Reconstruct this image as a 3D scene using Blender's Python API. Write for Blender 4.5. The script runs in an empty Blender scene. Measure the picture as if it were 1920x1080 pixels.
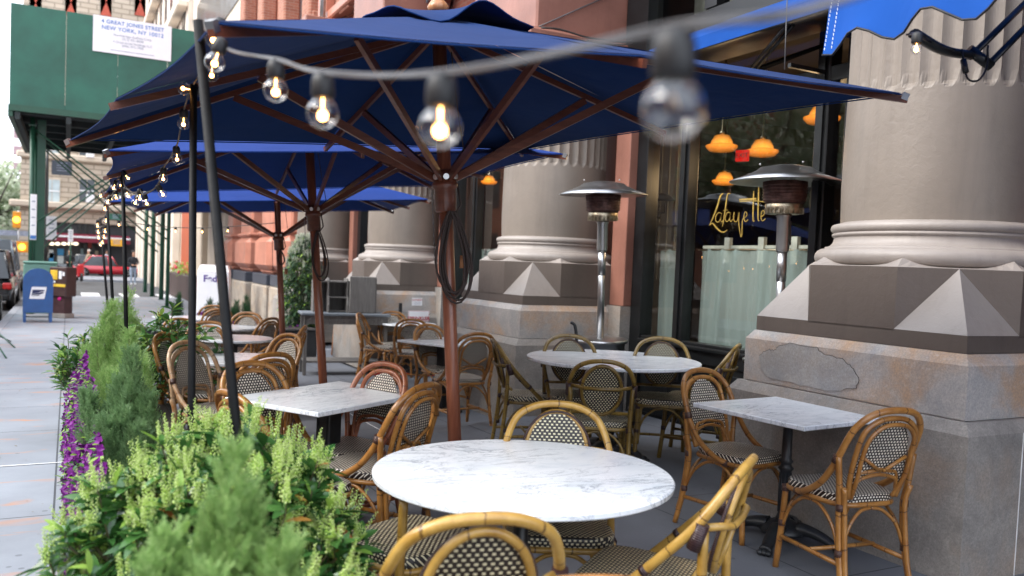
import bpy, math, random
from mathutils import Vector, Matrix
random.seed(7)
R = math.radians
PI = math.pi
scene = bpy.context.scene
col = scene.collection

# ------------------------------------------------------------------ camera numbers
F, CX, CY = 1580., 960., 572.
YAW, PIT, ROL = R(27.84), R(2.58), R(2.42)
H = 1.47
FW = Vector((math.sin(YAW)*math.cos(PIT), math.cos(YAW)*math.cos(PIT), -math.sin(PIT)))
_r = Vector((math.cos(YAW), -math.sin(YAW), 0.))
_u = _r.cross(FW)
RV = math.cos(ROL)*_r + math.sin(ROL)*_u
UV_ = -math.sin(ROL)*_r + math.cos(ROL)*_u
def ray(px, py):
    return FW + RV*((px-CX)/F) + UV_*((CY-py)/F)
def gz(Y):
    return -0.019*min(max(Y-3.5, 0), 16.5)
def sst(a, b, v):
    v = min(1, max(0, (v-a)/(b-a))); return v*v*(3-2*v)
def gxy(x, y):   # the terrace rises a little towards the window between the first two columns
    return gz(y)+.11*sst(2.9, 3.7, x)*sst(4.3, 5.3, y)*(1-sst(7.1, 7.3, y))
def on_h(px, py, h=0.):
    d = ray(px, py); z = h
    for _ in range(60):
        t = (z-H)/d.z; z = .5*z+.5*(h+gxy(d.x*t, d.y*t))
    return Vector((d.x*t, d.y*t, H+d.z*t))
def on_X(px, py, X):
    d = ray(px, py); t = X/d.x
    return Vector((X, d.y*t, H+d.z*t))
def on_Y(px, py, Y):
    d = ray(px, py); t = Y/d.y
    return Vector((d.x*t, Y, H+d.z*t))
def at_d(px, py, D):
    d = ray(px, py)
    return Vector((d.x*D, d.y*D, H+d.z*D))

# ------------------------------------------------------------------ mesh builder
class MB:
    def __init__(s):
        s.v = []; s.f = []; s.uv = []; s.mi = []; s.sm = []
    def add(s, vs, fs, uvs=None, mi=0, smooth=False):
        b = len(s.v); s.v += [tuple(p) for p in vs]
        for k, f in enumerate(fs):
            s.f.append(tuple(b+i for i in f)); s.mi.append(mi); s.sm.append(smooth)
            s.uv.append(uvs[k] if uvs else None)
        return s
    def quad(s, a, b, c, d, mi=0, uv=None):
        return s.add([a, b, c, d], [(0, 1, 2, 3)], [uv] if uv else [((0, 0), (1, 0), (1, 1), (0, 1))], mi)
    def box(s, x0, x1, y0, y1, z0, z1, mi=0, M=None, bev=0.0):
        if bev > 0:
            b = min(bev, (x1-x0)*.49, (y1-y0)*.49, (z1-z0)*.49)
            vs = []; 
            # chamfered box: 24 verts
            for sx in (0, 1):
                for sy in (0, 1):
                    for sz in (0, 1):
                        X = (x0, x1)[sx]; Y = (y0, y1)[sy]; Z = (z0, z1)[sz]
                        dx = b if sx == 0 else -b; dy = b if sy == 0 else -b; dz = b if sz == 0 else -b
                        vs += [(X, Y+dy, Z+dz), (X+dx, Y, Z+dz), (X+dx, Y+dy, Z)]
            def I(sx, sy, sz, k): return ((sx*2+sy)*2+sz)*3+k
            fs = [(I(0,0,0,0), I(0,0,1,0), I(0,1,1,0), I(0,1,0,0)), (I(1,0,0,0), I(1,1,0,0), I(1,1,1,0), I(1,0,1,0)),
                  (I(0,0,0,1), I(1,0,0,1), I(1,0,1,1), I(0,0,1,1)), (I(0,1,0,1), I(0,1,1,1), I(1,1,1,1), I(1,1,0,1)),
                  (I(0,0,0,2), I(0,1,0,2), I(1,1,0,2), I(1,0,0,2)), (I(0,0,1,2), I(1,0,1,2), I(1,1,1,2), I(0,1,1,2))]
            for sx in (0, 1):
                for sy in (0, 1):
                    fs.append((I(sx,sy,0,0), I(sx,sy,1,0), I(sx,sy,1,1), I(sx,sy,0,1)))
                for sz in (0, 1):
                    fs.append((I(sx,0,sz,0), I(sx,1,sz,0), I(sx,1,sz,2), I(sx,0,sz,2)))
                for sy in (0, 1):
                    for sz in (0, 1):
                        fs.append((I(sx,sy,sz,0), I(sx,sy,sz,1), I(sx,sy,sz,2)))
            for sy in (0, 1):
                for sz in (0, 1):
                    fs.append((I(0,sy,sz,1), I(1,sy,sz,1), I(1,sy,sz,2), I(0,sy,sz,2)))
        else:
            vs = [(x0,y0,z0),(x1,y0,z0),(x1,y1,z0),(x0,y1,z0),(x0,y0,z1),(x1,y0,z1),(x1,y1,z1),(x0,y1,z1)]
            fs = [(0,3,2,1),(4,5,6,7),(0,1,5,4),(1,2,6,5),(2,3,7,6),(3,0,4,7)]
        if M is not None: vs = [M @ Vector(p) for p in vs]
        return s.add(vs, fs, None, mi)
    def tube(s, pts, r, seg=8, mi=0, cap=True, closed=False, v0=0.0, flat=1.0):
        pts = [Vector(p) for p in pts]; n = len(pts)
        rs = r if isinstance(r, (list, tuple)) else [r]*n
        tang = []
        for i in range(n):
            if closed: t = pts[(i+1) % n]-pts[i-1]
            else: t = pts[min(i+1, n-1)]-pts[max(i-1, 0)]
            tang.append(t.normalized() if t.length > 1e-9 else Vector((0, 0, 1)))
        up = Vector((0, 0, 1)) if abs(tang[0].z) < .9 else Vector((0, 1, 0))
        nrm = (up-tang[0]*up.dot(tang[0])).normalized()
        vs = []; L = [v0]
        for i in range(n):
            if i: 
                nrm = nrm-tang[i]*nrm.dot(tang[i])
                nrm = nrm.normalized() if nrm.length > 1e-6 else Vector((1, 0, 0))
                L.append(L[-1]+(pts[i]-pts[i-1]).length)
            bn = tang[i].cross(nrm)
            for k in range(seg):
                a = 2*PI*k/seg
                vs.append(pts[i]+nrm*(math.cos(a)*rs[i])+bn*(math.sin(a)*rs[i]*flat))
        fs = []; uvs = []
        m = n if closed else n-1
        for i in range(m):
            j = (i+1) % n; lj = L[j] if j else L[-1]+(pts[0]-pts[-1]).length
            for k in range(seg):
                k2 = (k+1) % seg
                fs.append((i*seg+k, i*seg+k2, j*seg+k2, j*seg+k))
                a, b = k/seg, (k+1)/seg
                uvs.append(((a, L[i]), (b, L[i]), (b, lj), (a, lj)))
        b = len(s.v); s.add(vs, fs, uvs, mi, True)
        if cap and not closed:
            s.f.append(tuple(b+k for k in reversed(range(seg)))); s.uv.append(None); s.mi.append(mi); s.sm.append(False)
            s.f.append(tuple(b+(n-1)*seg+k for k in range(seg))); s.uv.append(None); s.mi.append(mi); s.sm.append(False)
        return s
    def lathe(s, prof, seg=24, c=(0, 0, 0), mi=0, cap=True, M=None, smooth=True):
        vs = []; n = len(prof)
        for r, z in prof:
            for k in range(seg):
                a = 2*PI*k/seg; p = Vector((c[0]+r*math.cos(a), c[1]+r*math.sin(a), c[2]+z))
                vs.append(M @ p if M is not None else p)
        fs = []; uvs = []
        for i in range(n-1):
            for k in range(seg):
                k2 = (k+1) % seg
                fs.append((i*seg+k, i*seg+k2, (i+1)*seg+k2, (i+1)*seg+k))
                uvs.append(((k/seg, prof[i][1]), ((k+1)/seg, prof[i][1]), ((k+1)/seg, prof[i+1][1]), (k/seg, prof[i+1][1])))
        b = len(s.v); s.add(vs, fs, uvs, mi, smooth)
        if cap:
            for ring, rev in ((0, True), (n-1, False)):
                if prof[ring][0] > 1e-5:
                    idx = [b+ring*seg+k for k in range(seg)]
                    s.f.append(tuple(reversed(idx) if rev else idx)); s.uv.append(None); s.mi.append(mi); s.sm.append(False)
        return s
    def ball(s, c, r, seg=10, rings=7, mi=0, sc=(1, 1, 1)):
        pr = [(max(1e-4, r*math.sin(PI*i/rings))*1.0, -r*math.cos(PI*i/rings)*sc[2]) for i in range(rings+1)]
        M = Matrix.Translation(Vector(c)) @ Matrix.Diagonal((sc[0], sc[1], 1, 1))
        return s.lathe(pr, seg, (0, 0, 0), mi, False, M)
    def prism(s, poly, z0, z1, mi=0, M=None, smooth=False):
        n = len(poly)
        vs = [(x, y, z0) for x, y in poly]+[(x, y, z1) for x, y in poly]
        if M is not None: vs = [M @ Vector(p) for p in vs]
        fs = [tuple(reversed(range(n))), tuple(range(n, 2*n))]
        b = len(s.v); s.add(vs, fs, None, mi)
        for i in range(n):
            j = (i+1) % n
            s.f.append((b+i, b+j, b+n+j, b+n+i)); s.uv.append(None); s.mi.append(mi); s.sm.append(smooth)
        return s
    def parts(s, name, mats, parent=None, gap=.03, rel=None):
        """link every separate piece (touching shells merged) as an object of its own"""
        n = len(s.v); par = list(range(n))
        def find(i):
            while par[i] != i: par[i] = par[par[i]]; i = par[i]
            return i
        for f in s.f:
            a = find(f[0])
            for i in f[1:]:
                b = find(i)
                if a != b: par[b] = a
        comp = {}
        for i in range(n): comp.setdefault(find(i), []).append(i)
        bx = [[min(s.v[i][k] for i in ids) for k in range(3)]+[max(s.v[i][k] for i in ids) for k in range(3)]+[set([r])] for r, ids in comp.items()]
        ch = True
        while ch:
            ch = False; out = []
            for b in bx:
                for o in out:
                    if all(b[k] <= o[k+3]+gap and o[k] <= b[k+3]+gap for k in range(3)):
                        for k in range(3): o[k] = min(o[k], b[k]); o[k+3] = max(o[k+3], b[k+3])
                        o[6] |= b[6]; ch = True; break
                else: out.append(b)
            bx = out
        res = []
        for b in bx:
            q = MB(); remap = {}
            for fi, f in enumerate(s.f):
                if find(f[0]) in b[6]:
                    nf = []
                    for i in f:
                        if i not in remap: remap[i] = len(q.v); q.v.append(s.v[i])
                        nf.append(remap[i])
                    q.f.append(tuple(nf)); q.uv.append(s.uv[fi]); q.mi.append(s.mi[fi]); q.sm.append(s.sm[fi])
            o = q.build(name, mats); res.append(o)
            if parent is not None:
                o.parent = parent; root = rel or parent
                if rel != 'local': o.matrix_parent_inverse = Matrix.Translation(root.location).inverted()
        return res
    def mesh(s, name, mats):
        me = bpy.data.meshes.new(name)
        me.from_pydata(s.v, [], s.f)
        if not isinstance(mats, (list, tuple)): mats = [mats]
        for m in mats: me.materials.append(m)
        me.polygons.foreach_set('material_index', s.mi)
        me.polygons.foreach_set('use_smooth', s.sm)
        if any(u is not None for u in s.uv):
            ul = me.uv_layers.new(name='UVMap'); k = 0; buf = [0.0]*(2*len(me.loops))
            for f, u in zip(s.f, s.uv):
                for i in range(len(f)):
                    if u is not None: buf[2*k] = u[i][0]; buf[2*k+1] = u[i][1]
                    k += 1
            ul.data.foreach_set('uv', buf)
        me.update(); return me
    def build(s, name, mats, parent=None, loc=None):
        o = bpy.data.objects.new(name, s.mesh(name, mats)); col.objects.link(o)
        if parent is not None: o.parent = parent
        if loc is not None: o.location = loc
        return o

def tag(o, label=None, cat=None, group=None, kind=None):
    if label: o['label'] = label
    if cat: o['category'] = cat
    if group: o['group'] = group
    if kind: o['kind'] = kind
    return o
def thing(name, label, cat, loc=(0, 0, 0), rz=0., group=None):
    o = bpy.data.objects.new(name, None); col.objects.link(o)
    o.empty_display_size = .1
    o.location = loc; o.rotation_euler = (0, 0, rz)
    return tag(o, label, cat, group)
def kids(o): return KIDS.get(o.name, [])
def copy_tree(o, parent=None):
    c = o.copy(); col.objects.link(c); c.parent = parent
    for ch in list(o.children): copy_tree(ch, c)
    return c

def spline(keys, n=8):
    P = [Vector(k) for k in keys]; out = []
    P = [P[0]*2-P[1]]+P+[P[-1]*2-P[-2]]
    for i in range(1, len(P)-2):
        for k in range(n):
            t = k/n; a, b, c, d = P[i-1], P[i], P[i+1], P[i+2]
            out.append(0.5*((2*b)+(c-a)*t+(2*a-5*b+4*c-d)*t*t+(-a+3*b-3*c+d)*t**3))
    out.append(P[-2]); return out

# ------------------------------------------------------------------ materials
def lin(*c):
    def f(v):
        v /= 255.
        return v/12.92 if v <= .04045 else ((v+.055)/1.055)**2.4
    return tuple(f(v) for v in c)+(1,)
class NT:
    def __init__(s, name):
        s.m = bpy.data.materials.new(name); s.m.use_nodes = True
        s.t = s.m.node_tree; s.t.nodes.clear()
        s.out = s.t.nodes.new('ShaderNodeOutputMaterial')
    def n(s, typ, **kw):
        nd = s.t.nodes.new(typ)
        for k, v in kw.items():
            if k.startswith('i_'):
                key = k[2:].replace('_', ' ')
                nd.inputs[key].default_value = v
            else: setattr(nd, k, v)
        return nd
    def l(s, a, b): s.t.links.new(a, b)
    def math(s, op, a, b=None, c=None):
        nd = s.t.nodes.new('ShaderNodeMath'); nd.operation = op
        for i, v in enumerate((a, b, c)):
            if v is None: continue
            if isinstance(v, (int, float)): nd.inputs[i].default_value = v
            else: s.l(v, nd.inputs[i])
        return nd.outputs[0]
    def mix(s, fac, a, b):
        nd = s.t.nodes.new('ShaderNodeMix'); nd.data_type = 'RGBA'
        for i, v in ((0, fac), (6, a), (7, b)):
            if isinstance(v, (int, float, tuple)): nd.inputs[i].default_value = v
            else: s.l(v, nd.inputs[i])
        return nd.outputs[2]
    def noise(s, vec, scale, detail=4, rough=.55, dist=0.):
        nd = s.n('ShaderNodeTexNoise'); nd.inputs['Scale'].default_value = scale
        nd.inputs['Detail'].default_value = detail; nd.inputs['Roughness'].default_value = rough
        nd.inputs['Distortion'].default_value = dist
        if vec is not None: s.l(vec, nd.inputs['Vector'])
        return nd.outputs['Fac']
    def ramp(s, fac, stops):
        nd = s.n('ShaderNodeValToRGB'); e = nd.color_ramp.elements
        while len(e) < len(stops): e.new(.5)
        for i, (p, c) in enumerate(stops):
            e[i].position = p; e[i].color = c if len(c) == 4 else tuple(c)+(1,)
        s.l(fac, nd.inputs[0]); return nd.outputs['Color']
    def coord(s, kind='Object', scale=None):
        nd = s.n('ShaderNodeTexCoord'); v = nd.outputs[kind]
        if scale is not None:
            mp = s.n('ShaderNodeMapping'); mp.inputs['Scale'].default_value = scale
            s.l(v, mp.inputs['Vector']); v = mp.outputs[0]
        return v
    def bump(s, h, strength=.3, dist=.01, normal=None):
        nd = s.n('ShaderNodeBump'); nd.inputs['Strength'].default_value = strength
        nd.inputs['Distance'].default_value = dist
        s.l(h, nd.inputs['Height'])
        if normal is not None: s.l(normal, nd.inputs['Normal'])
        return nd.outputs[0]
    def bsdf(s, color, rough=.5, metal=0., normal=None, coat=0., spec=.5, coat_rough=.1, **kw):
        nd = s.n('ShaderNodeBsdfPrincipled')
        for k, v in (('Base Color', color), ('Roughness', rough), ('Metallic', metal), ('Coat Weight', coat), ('Coat Roughness', coat_rough), ('Specular IOR Level', spec)):
            if isinstance(v, (int, float, tuple)): nd.inputs[k].default_value = v
            else: s.l(v, nd.inputs[k])
        for k, v in kw.items(): nd.inputs[k.replace('_', ' ')].default_value = v
        if normal is not None: s.l(normal, nd.inputs['Normal'])
        s.l(nd.outputs[0], s.out.inputs['Surface']); return nd

def plain(name, c, rough=.6, metal=0., var=.25, scale=8., bump=.15, coat=0., bscale=None, bd=.004, spec=.5):
    t = NT(name); v = t.coord('Object')
    n = t.noise(v, scale, 5)
    a = tuple(x*(1-var) for x in c[:3])+(1,); b = tuple(min(1, x*(1+var)) for x in c[:3])+(1,)
    c2 = t.ramp(n, [(.3, a), (.7, b)])
    nb = t.noise(v, bscale or scale*6, 4)
    rr = t.math('MULTIPLY_ADD', n, .2, rough-.1)
    t.bsdf(c2, rr, metal, t.bump(nb, bump, bd), coat, spec)
    return t.m
def emit(name, c, s):
    t = NT(name); e = t.n('ShaderNodeEmission'); e.inputs[0].default_value = c; e.inputs[1].default_value = s
    t.l(e.outputs[0], t.out.inputs['Surface']); return t.m
def glass(name, tint=(1, 1, 1, 1), ior=1.5, mult=1.0, rough=0.0):
    t = NT(name)
    tr = t.n('ShaderNodeBsdfTransparent'); tr.inputs[0].default_value = tint
    gl = t.n('ShaderNodeBsdfGlossy'); gl.inputs['Roughness'].default_value = rough
    lw = t.n('ShaderNodeLayerWeight'); lw.inputs[0].default_value = .5
    f0 = ((ior-1)/(ior+1))**2
    fac = t.math('MULTIPLY', t.math('MULTIPLY_ADD', t.math('POWER', lw.outputs['Facing'], 4.), 1-f0, f0), mult)
    fac = t.math('MINIMUM', fac, 1.0)
    mx = t.n('ShaderNodeMixShader'); t.l(fac, mx.inputs[0]); t.l(tr.outputs[0], mx.inputs[1]); t.l(gl.outputs[0], mx.inputs[2])
    t.l(mx.outputs[0], t.out.inputs['Surface']); return t.m
M = {}
def rattan(name, c1, c2, ring):
    t = NT(name); tc = t.n('ShaderNodeTexCoord'); ov = tc.outputs['Object']
    sep = t.n('ShaderNodeSeparateXYZ'); t.l(tc.outputs['UV'], sep.inputs[0]); oi = t.n('ShaderNodeObjectInfo')
    n = t.noise(ov, 14, 5, .6); n2 = t.noise(t.coord('Object', (60, 60, 14)), 3, 4, .6)
    c = t.ramp(n, [(.28, c2), (.72, c1)])
    c = t.mix(t.math('MULTIPLY', n2, .35), c, tuple(x*.45 for x in c2[:3])+(1,))
    c = t.mix(t.math('MULTIPLY', oi.outputs['Random'], .38), c, tuple(x*.42 for x in c2[:3])+(1,))
    vv = t.math('ADD', sep.outputs[1], t.math('MULTIPLY', n, .05))
    fr = t.math('FRACT', t.math('MULTIPLY', vv, 6.5))
    edge = t.math('LESS_THAN', fr, .035)
    c = t.mix(t.math('MULTIPLY', edge, .75), c, ring)
    t.bsdf(c, t.math('MULTIPLY_ADD', n, .25, .24), 0, t.bump(t.math('ADD', n2, t.math('MULTIPLY', edge, -.6)), .3, .003), .4, coat_rough=.16)
    return t.m
M['rattan'] = rattan('rattan_amber', lin(200, 144, 74), lin(148, 94, 38), lin(66, 34, 12))
M['rattan_pale'] = rattan('rattan_pale', lin(216, 194, 160), lin(166, 110, 56), lin(60, 30, 10))
M['rattan_red'] = rattan('rattan_red', lin(190, 116, 76), lin(146, 76, 42), lin(70, 25, 10))
M['bamboo'] = rattan('bamboo_olive', lin(164, 134, 60), lin(108, 84, 28), lin(50, 30, 8))
M['bamboo_gold'] = rattan('bamboo_gold', lin(212, 172, 88), lin(164, 122, 48), lin(70, 40, 8))
def weave(name, pitch, dark, light, frac, axes='XZ', RW=1.32, bump=.6):
    """basket weave: light squares in staggered rows on dark strands, in object space"""
    t = NT(name); tc = t.n('ShaderNodeTexCoord'); sep = t.n('ShaderNodeSeparateXYZ'); t.l(tc.outputs['Object'], sep.inputs[0])
    ax = {'X': 0, 'Y': 1, 'Z': 2}
    geo = t.n('ShaderNodeNewGeometry')
    a = t.math('MULTIPLY', sep.outputs[ax[axes[0]]], 1/pitch); 
    if axes[1] == 'S':   # seat: use Y on top and Z on the rim
        b = t.math('MULTIPLY', t.math('ADD', sep.outputs[1], sep.outputs[2]), 1/pitch)
        a = t.math('MULTIPLY', sep.outputs[0], 1/pitch)
    else:
        b = t.math('MULTIPLY', sep.outputs[ax[axes[1]]], 1/pitch)
    row = t.math('FLOOR', t.math('MULTIPLY', b, RW)); fb = t.math('FRACT', t.math('MULTIPLY', b, RW))
    st = t.math('MULTIPLY', t.math('MODULO', t.math('ABSOLUTE', row), 2.0), .5)
    fa = t.math('FRACT', t.math('ADD', a, st))
    wob = t.math('MULTIPLY', t.math('SUBTRACT', t.noise(tc.outputs['Object'], 60, 2), .5), .16)
    fa = t.math('ADD', fa, wob)
    A = t.math('COMPARE', fa, .5, frac/2); B = t.math('COMPARE', t.math('ADD', fb, wob), .5, frac*.56)
    sq = t.math('MULTIPLY', A, B)
    strand = t.math('FRACT', t.math('MULTIPLY', a, 3.0))
    sh = t.math('SINE', t.math('MULTIPLY', strand, PI))
    rowh = t.math('SINE', t.math('MULTIPLY', fb, PI))
    n = t.noise(tc.outputs['Object'], 9, 3)
    dcol = t.ramp(n, [(.3, tuple(x*.7 for x in dark[:3])+(1,)), (.7, dark)])
    lcol = t.ramp(n, [(.3, tuple(x*.75 for x in light[:3])+(1,)), (.7, light)])
    c = t.mix(sq, dcol, lcol)
    gap = t.math('MULTIPLY', t.math('LESS_THAN', rowh, .28), .7)
    c = t.mix(gap, c, tuple(x*.25 for x in dark[:3])+(1,))
    hgt = t.math('ADD', t.math('MULTIPLY', sh, .4), t.math('ADD', rowh, t.math('MULTIPLY', sq, .6)))
    t.bsdf(c, .38, 0, t.bump(hgt, bump, .002), .25, coat_rough=.25)
    return t.m
BR = lin(50, 37, 33); CR = lin(246, 238, 222)
M['weaveA'] = weave('weave_brown', .0185, BR, CR, .56, 'XZ')
M['seatA'] = weave('weave_brown_seat', .0185, BR, CR, .52, 'XS')
M['weaveB'] = weave('weave_black', .0215, lin(40, 32, 32), lin(236, 228, 190), .46, 'XZ', 1.7)
M['seatB'] = weave('weave_black_seat', .021, lin(36, 30, 30), lin(232, 222, 186), .5, 'XS', 1.6)
M['binding'] = None
def wrapmat(name, c):
    t = NT(name); tc = t.n('ShaderNodeTexCoord'); sep = t.n('ShaderNodeSeparateXYZ'); t.l(tc.outputs['UV'], sep.inputs[0])
    w = t.math('SINE', t.math('MULTIPLY', sep.outputs[1], 900.))
    w = t.math('MULTIPLY_ADD', w, .5, .5)
    cc = t.mix(w, tuple(x*.35 for x in c[:3])+(1,), c)
    t.bsdf(cc, .35, 0, t.bump(w, .7, .002), .2); return t.m
M['binding'] = wrapmat('binding_brown', lin(92, 62, 52))
M['bindingB'] = wrapmat('binding_dark', lin(66, 42, 44))

def marble():
    t = NT('white_marble'); v = t.coord('Object'); oi = t.n('ShaderNodeObjectInfo')
    mp = t.n('ShaderNodeVectorMath'); mp.operation = 'ADD'; t.l(v, mp.inputs[0])
    cb = t.n('ShaderNodeCombineXYZ'); rr = t.math('MULTIPLY', oi.outputs['Random'], 30.)
    for i in range(3): t.l(rr, cb.inputs[i])
    t.l(cb.outputs[0], mp.inputs[1]); v = mp.outputs[0]
    sm = t.n('ShaderNodeMapping'); sm.inputs['Rotation'].default_value = (0, 0, .7); sm.inputs['Scale'].default_value = (1, 2.6, 1); t.l(v, sm.inputs[0]); v2 = sm.outputs[0]
    n1 = t.noise(v2, 2.3, 10, .66, 1.0)
    vein = t.math('ABSOLUTE', t.math('SUBTRACT', n1, .5))
    vein = t.math('SUBTRACT', 1.0, t.math('MULTIPLY', vein, 60.)); vein = t.math('MAXIMUM', vein, 0.)
    n3 = t.noise(v2, 5.5, 9, .68, 1.6)
    v3 = t.math('MAXIMUM', t.math('SUBTRACT', 1.0, t.math('MULTIPLY', t.math('ABSOLUTE', t.math('SUBTRACT', n3, .47)), 55.)), 0.)
    cloud = t.noise(v2, 4.5, 6, .6, .6)
    base = t.ramp(cloud, [(.22, lin(214, 223, 232)), (.45, lin(236, 241, 246)), (.75, lin(244, 247, 250))])
    mask = t.ramp(t.noise(v, 2.4, 4), [(.38, (.12, .12, .12, 1)), (.62, (1, 1, 1, 1))])
    c = t.mix(t.math('MULTIPLY', t.math('MULTIPLY', vein, mask), .75), base, lin(128, 138, 152))
    c = t.mix(t.math('MULTIPLY', t.math('MULTIPLY', v3, mask), .4), c, lin(140, 150, 162))
    t.bsdf(c, t.math('MULTIPLY_ADD', cloud, .15, .12), 0, None, 0., .5); return t.m
M['marble'] = marble()
M['iron'] = plain('black_iron', (.018, .02, .023, 1), .38, 0, .3, 12, .2, bscale=60)
M['steel'] = plain('brushed_steel', (.50, .50, .50, 1), .33, 1., .12, 5, .01, bscale=90)
M['steel_dull'] = plain('dull_aluminium', (.38, .39, .40, 1), .34, 1., .25, 4, .15, bscale=20)
M['brass'] = plain('burner_brass', (.42, .36, .26, 1), .35, 1., .4, 30, .2)
M['burner'] = plain('burner_grille', (.13, .07, .06, 1), .45, .6, .5, 20, .3)
M['canvas'] = None
def canvas(name, c, trans):
    t = NT(name); v = t.coord('Object'); n = t.noise(v, 1.2, 4); n2 = t.noise(v, 300, 2)
    nw = t.noise(v, 3.0, 3, .5, 1.0)
    cc = t.ramp(n, [(.3, tuple(x*.82 for x in c[:3])+(1,)), (.7, tuple(x*1.12 for x in c[:3])+(1,))])
    nrm = t.bump(n2, .25, .001, t.bump(nw, .35, .02))
    p = t.bsdf(cc, .9, 0, nrm, 0, .08); p.inputs['Sheen Weight'].default_value = .05
    p.inputs['Sheen Roughness'].default_value = .4
    tr = t.n('ShaderNodeBsdfTranslucent'); t.l(cc, tr.inputs[0])
    mx = t.n('ShaderNodeMixShader'); mx.inputs[0].default_value = trans
    t.l(p.outputs[0], mx.inputs[1]); t.l(tr.outputs[0], mx.inputs[2]); t.l(mx.outputs[0], t.out.inputs['Surface'])
    return t.m
M['canvas'] = canvas('navy_canvas', (.008, .031, .118, 1), .001)
M['canvas2'] = canvas('royal_blue_canvas', (.010, .036, .18, 1), .015)
M['awning'] = canvas('awning_blue', (.02, .10, .42, 1), .22)
def wood(name, c1, c2, sc=(30, 30, 2.5), rough=.38, coat=.25):
    t = NT(name); v = t.coord('Object', sc); n = t.noise(v, 1.5, 6, .65, .8); n2 = t.noise(t.coord('Object'), 6, 3)
    c = t.ramp(n, [(.3, c2), (.7, c1)]); c = t.mix(t.math('MULTIPLY', n2, .4), c, tuple(x*.6 for x in c2[:3])+(1,))
    t.bsdf(c, rough, 0, t.bump(n, .25, .002), coat); return t.m
M['pole_wood'] = wood('stained_pole_wood', lin(150, 92, 66), lin(112, 58, 38))
M['rib_wood'] = wood('stained_rib_wood', lin(118, 66, 46), lin(84, 40, 26), (6, 6, 30))
M['finial'] = wood('finial_wood', lin(206, 150, 100), lin(160, 100, 58))
M['honey_wood'] = wood('honey_wood', lin(190, 130, 80), lin(150, 92, 52))
M['grey_wood'] = wood('weathered_grey_wood', lin(136, 132, 128), lin(98, 95, 92), (25, 25, 2), .7, 0)
M['grey_top'] = plain('painted_counter', lin(116, 124, 132), .5, 0, .1)
M['black_wood'] = plain('black_painted_pole', (.0045, .005, .006, 1), .6, 0, .3, 25, .5, bscale=50, bd=.003, spec=.25)
M['black_frame'] = plain('black_window_frame', (.007, .008, .009, 1), .32, 0, .3, 6, .1)
M['rope'] = plain('dark_rope', (.045, .03, .026, 1), .8, 0, .3, 200, .5, bscale=300)
M['cork'] = plain('tan_tag', lin(170, 120, 84), .8)
M['chain'] = plain('grey_chain', (.2, .2, .2, 1), .4, 1.)
M['black_plastic'] = plain('black_rubber', (.007, .007, .008, 1), .5)
M['cord'] = plain('grey_cord', (.10, .10, .105, 1), .5)
M['cord_dark'] = plain('dark_cord', (.05, .04, .035, 1), .5)
M['bulbglass'] = glass('bulb_glass', (.97, .96, .95, 1), 1.55, 1.7, .02)
M['filament'] = emit('filament', (1, .45, .12, 1), 15)
M['filament_off'] = plain('unlit_filament', (.3, .2, .12, 1), .4)

def stone(name, base, stain, dark, stain_amt=.5, chip=False):
    t = NT(name); v = t.coord('Object'); geo = t.n('ShaderNodeNewGeometry'); wp = geo.outputs['Position']
    n = t.noise(wp, 2.2, 7, .62, .4); n2 = t.noise(wp, 95, 4, .85); n3 = t.noise(wp, 3.1, 7, .7, .8)
    n4 = t.noise(wp, 34, 4, .7)
    c = t.ramp(n3, [(.3, dark), (.6, base)])
    s = t.ramp(n, [(.47, (0, 0, 0, 1)), (.66, (1, 1, 1, 1))])
    c = t.mix(t.math('MULTIPLY', s, stain_amt), c, stain)
    # drips running down the face in streaks
    n5 = t.noise(t.coord('Object', (9, 9, .7)), 1.6, 5, .6, .2)
    dr = t.ramp(n5, [(.55, (0, 0, 0, 1)), (.72, (1, 1, 1, 1))])
    c = t.mix(t.math('MULTIPLY', dr, .05), c, tuple(x*.45 for x in dark[:3])+(1,))
    sp = t.ramp(n2, [(.35, (0, 0, 0, 1)), (.65, (1, 1, 1, 1))])
    c = t.mix(t.math('MULTIPLY', sp, .5), c, tuple(x*.5 for x in dark[:3])+(1,))
    lt = t.ramp(n4, [(.55, (0, 0, 0, 1)), (.75, (1, 1, 1, 1))])
    c = t.mix(t.math('MULTIPLY', lt, .35), c, tuple(min(1, x*1.35) for x in base[:3])+(1,))
    h = t.math('ADD', t.math('MULTIPLY', n2, .5), t.math('MULTIPLY', n4, .8))
    t.bsdf(c, .85, 0, t.bump(h, .55, .004), 0, .3); return t.m
M['granite'] = stone('weathered_granite', lin(198, 191, 184), lin(206, 164, 122), lin(164, 163, 164), .8)
M['granite_far'] = stone('pale_granite', lin(188, 176, 160), lin(206, 168, 126), lin(140, 132, 124), .4)
M['granite_grey'] = stone('lower_granite', lin(168, 162, 155), lin(180, 150, 122), lin(134, 130, 126), .4)
M['patch'] = stone('spalled_patch', lin(184, 180, 176), lin(190, 168, 142), lin(156, 154, 153), .4)
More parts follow.
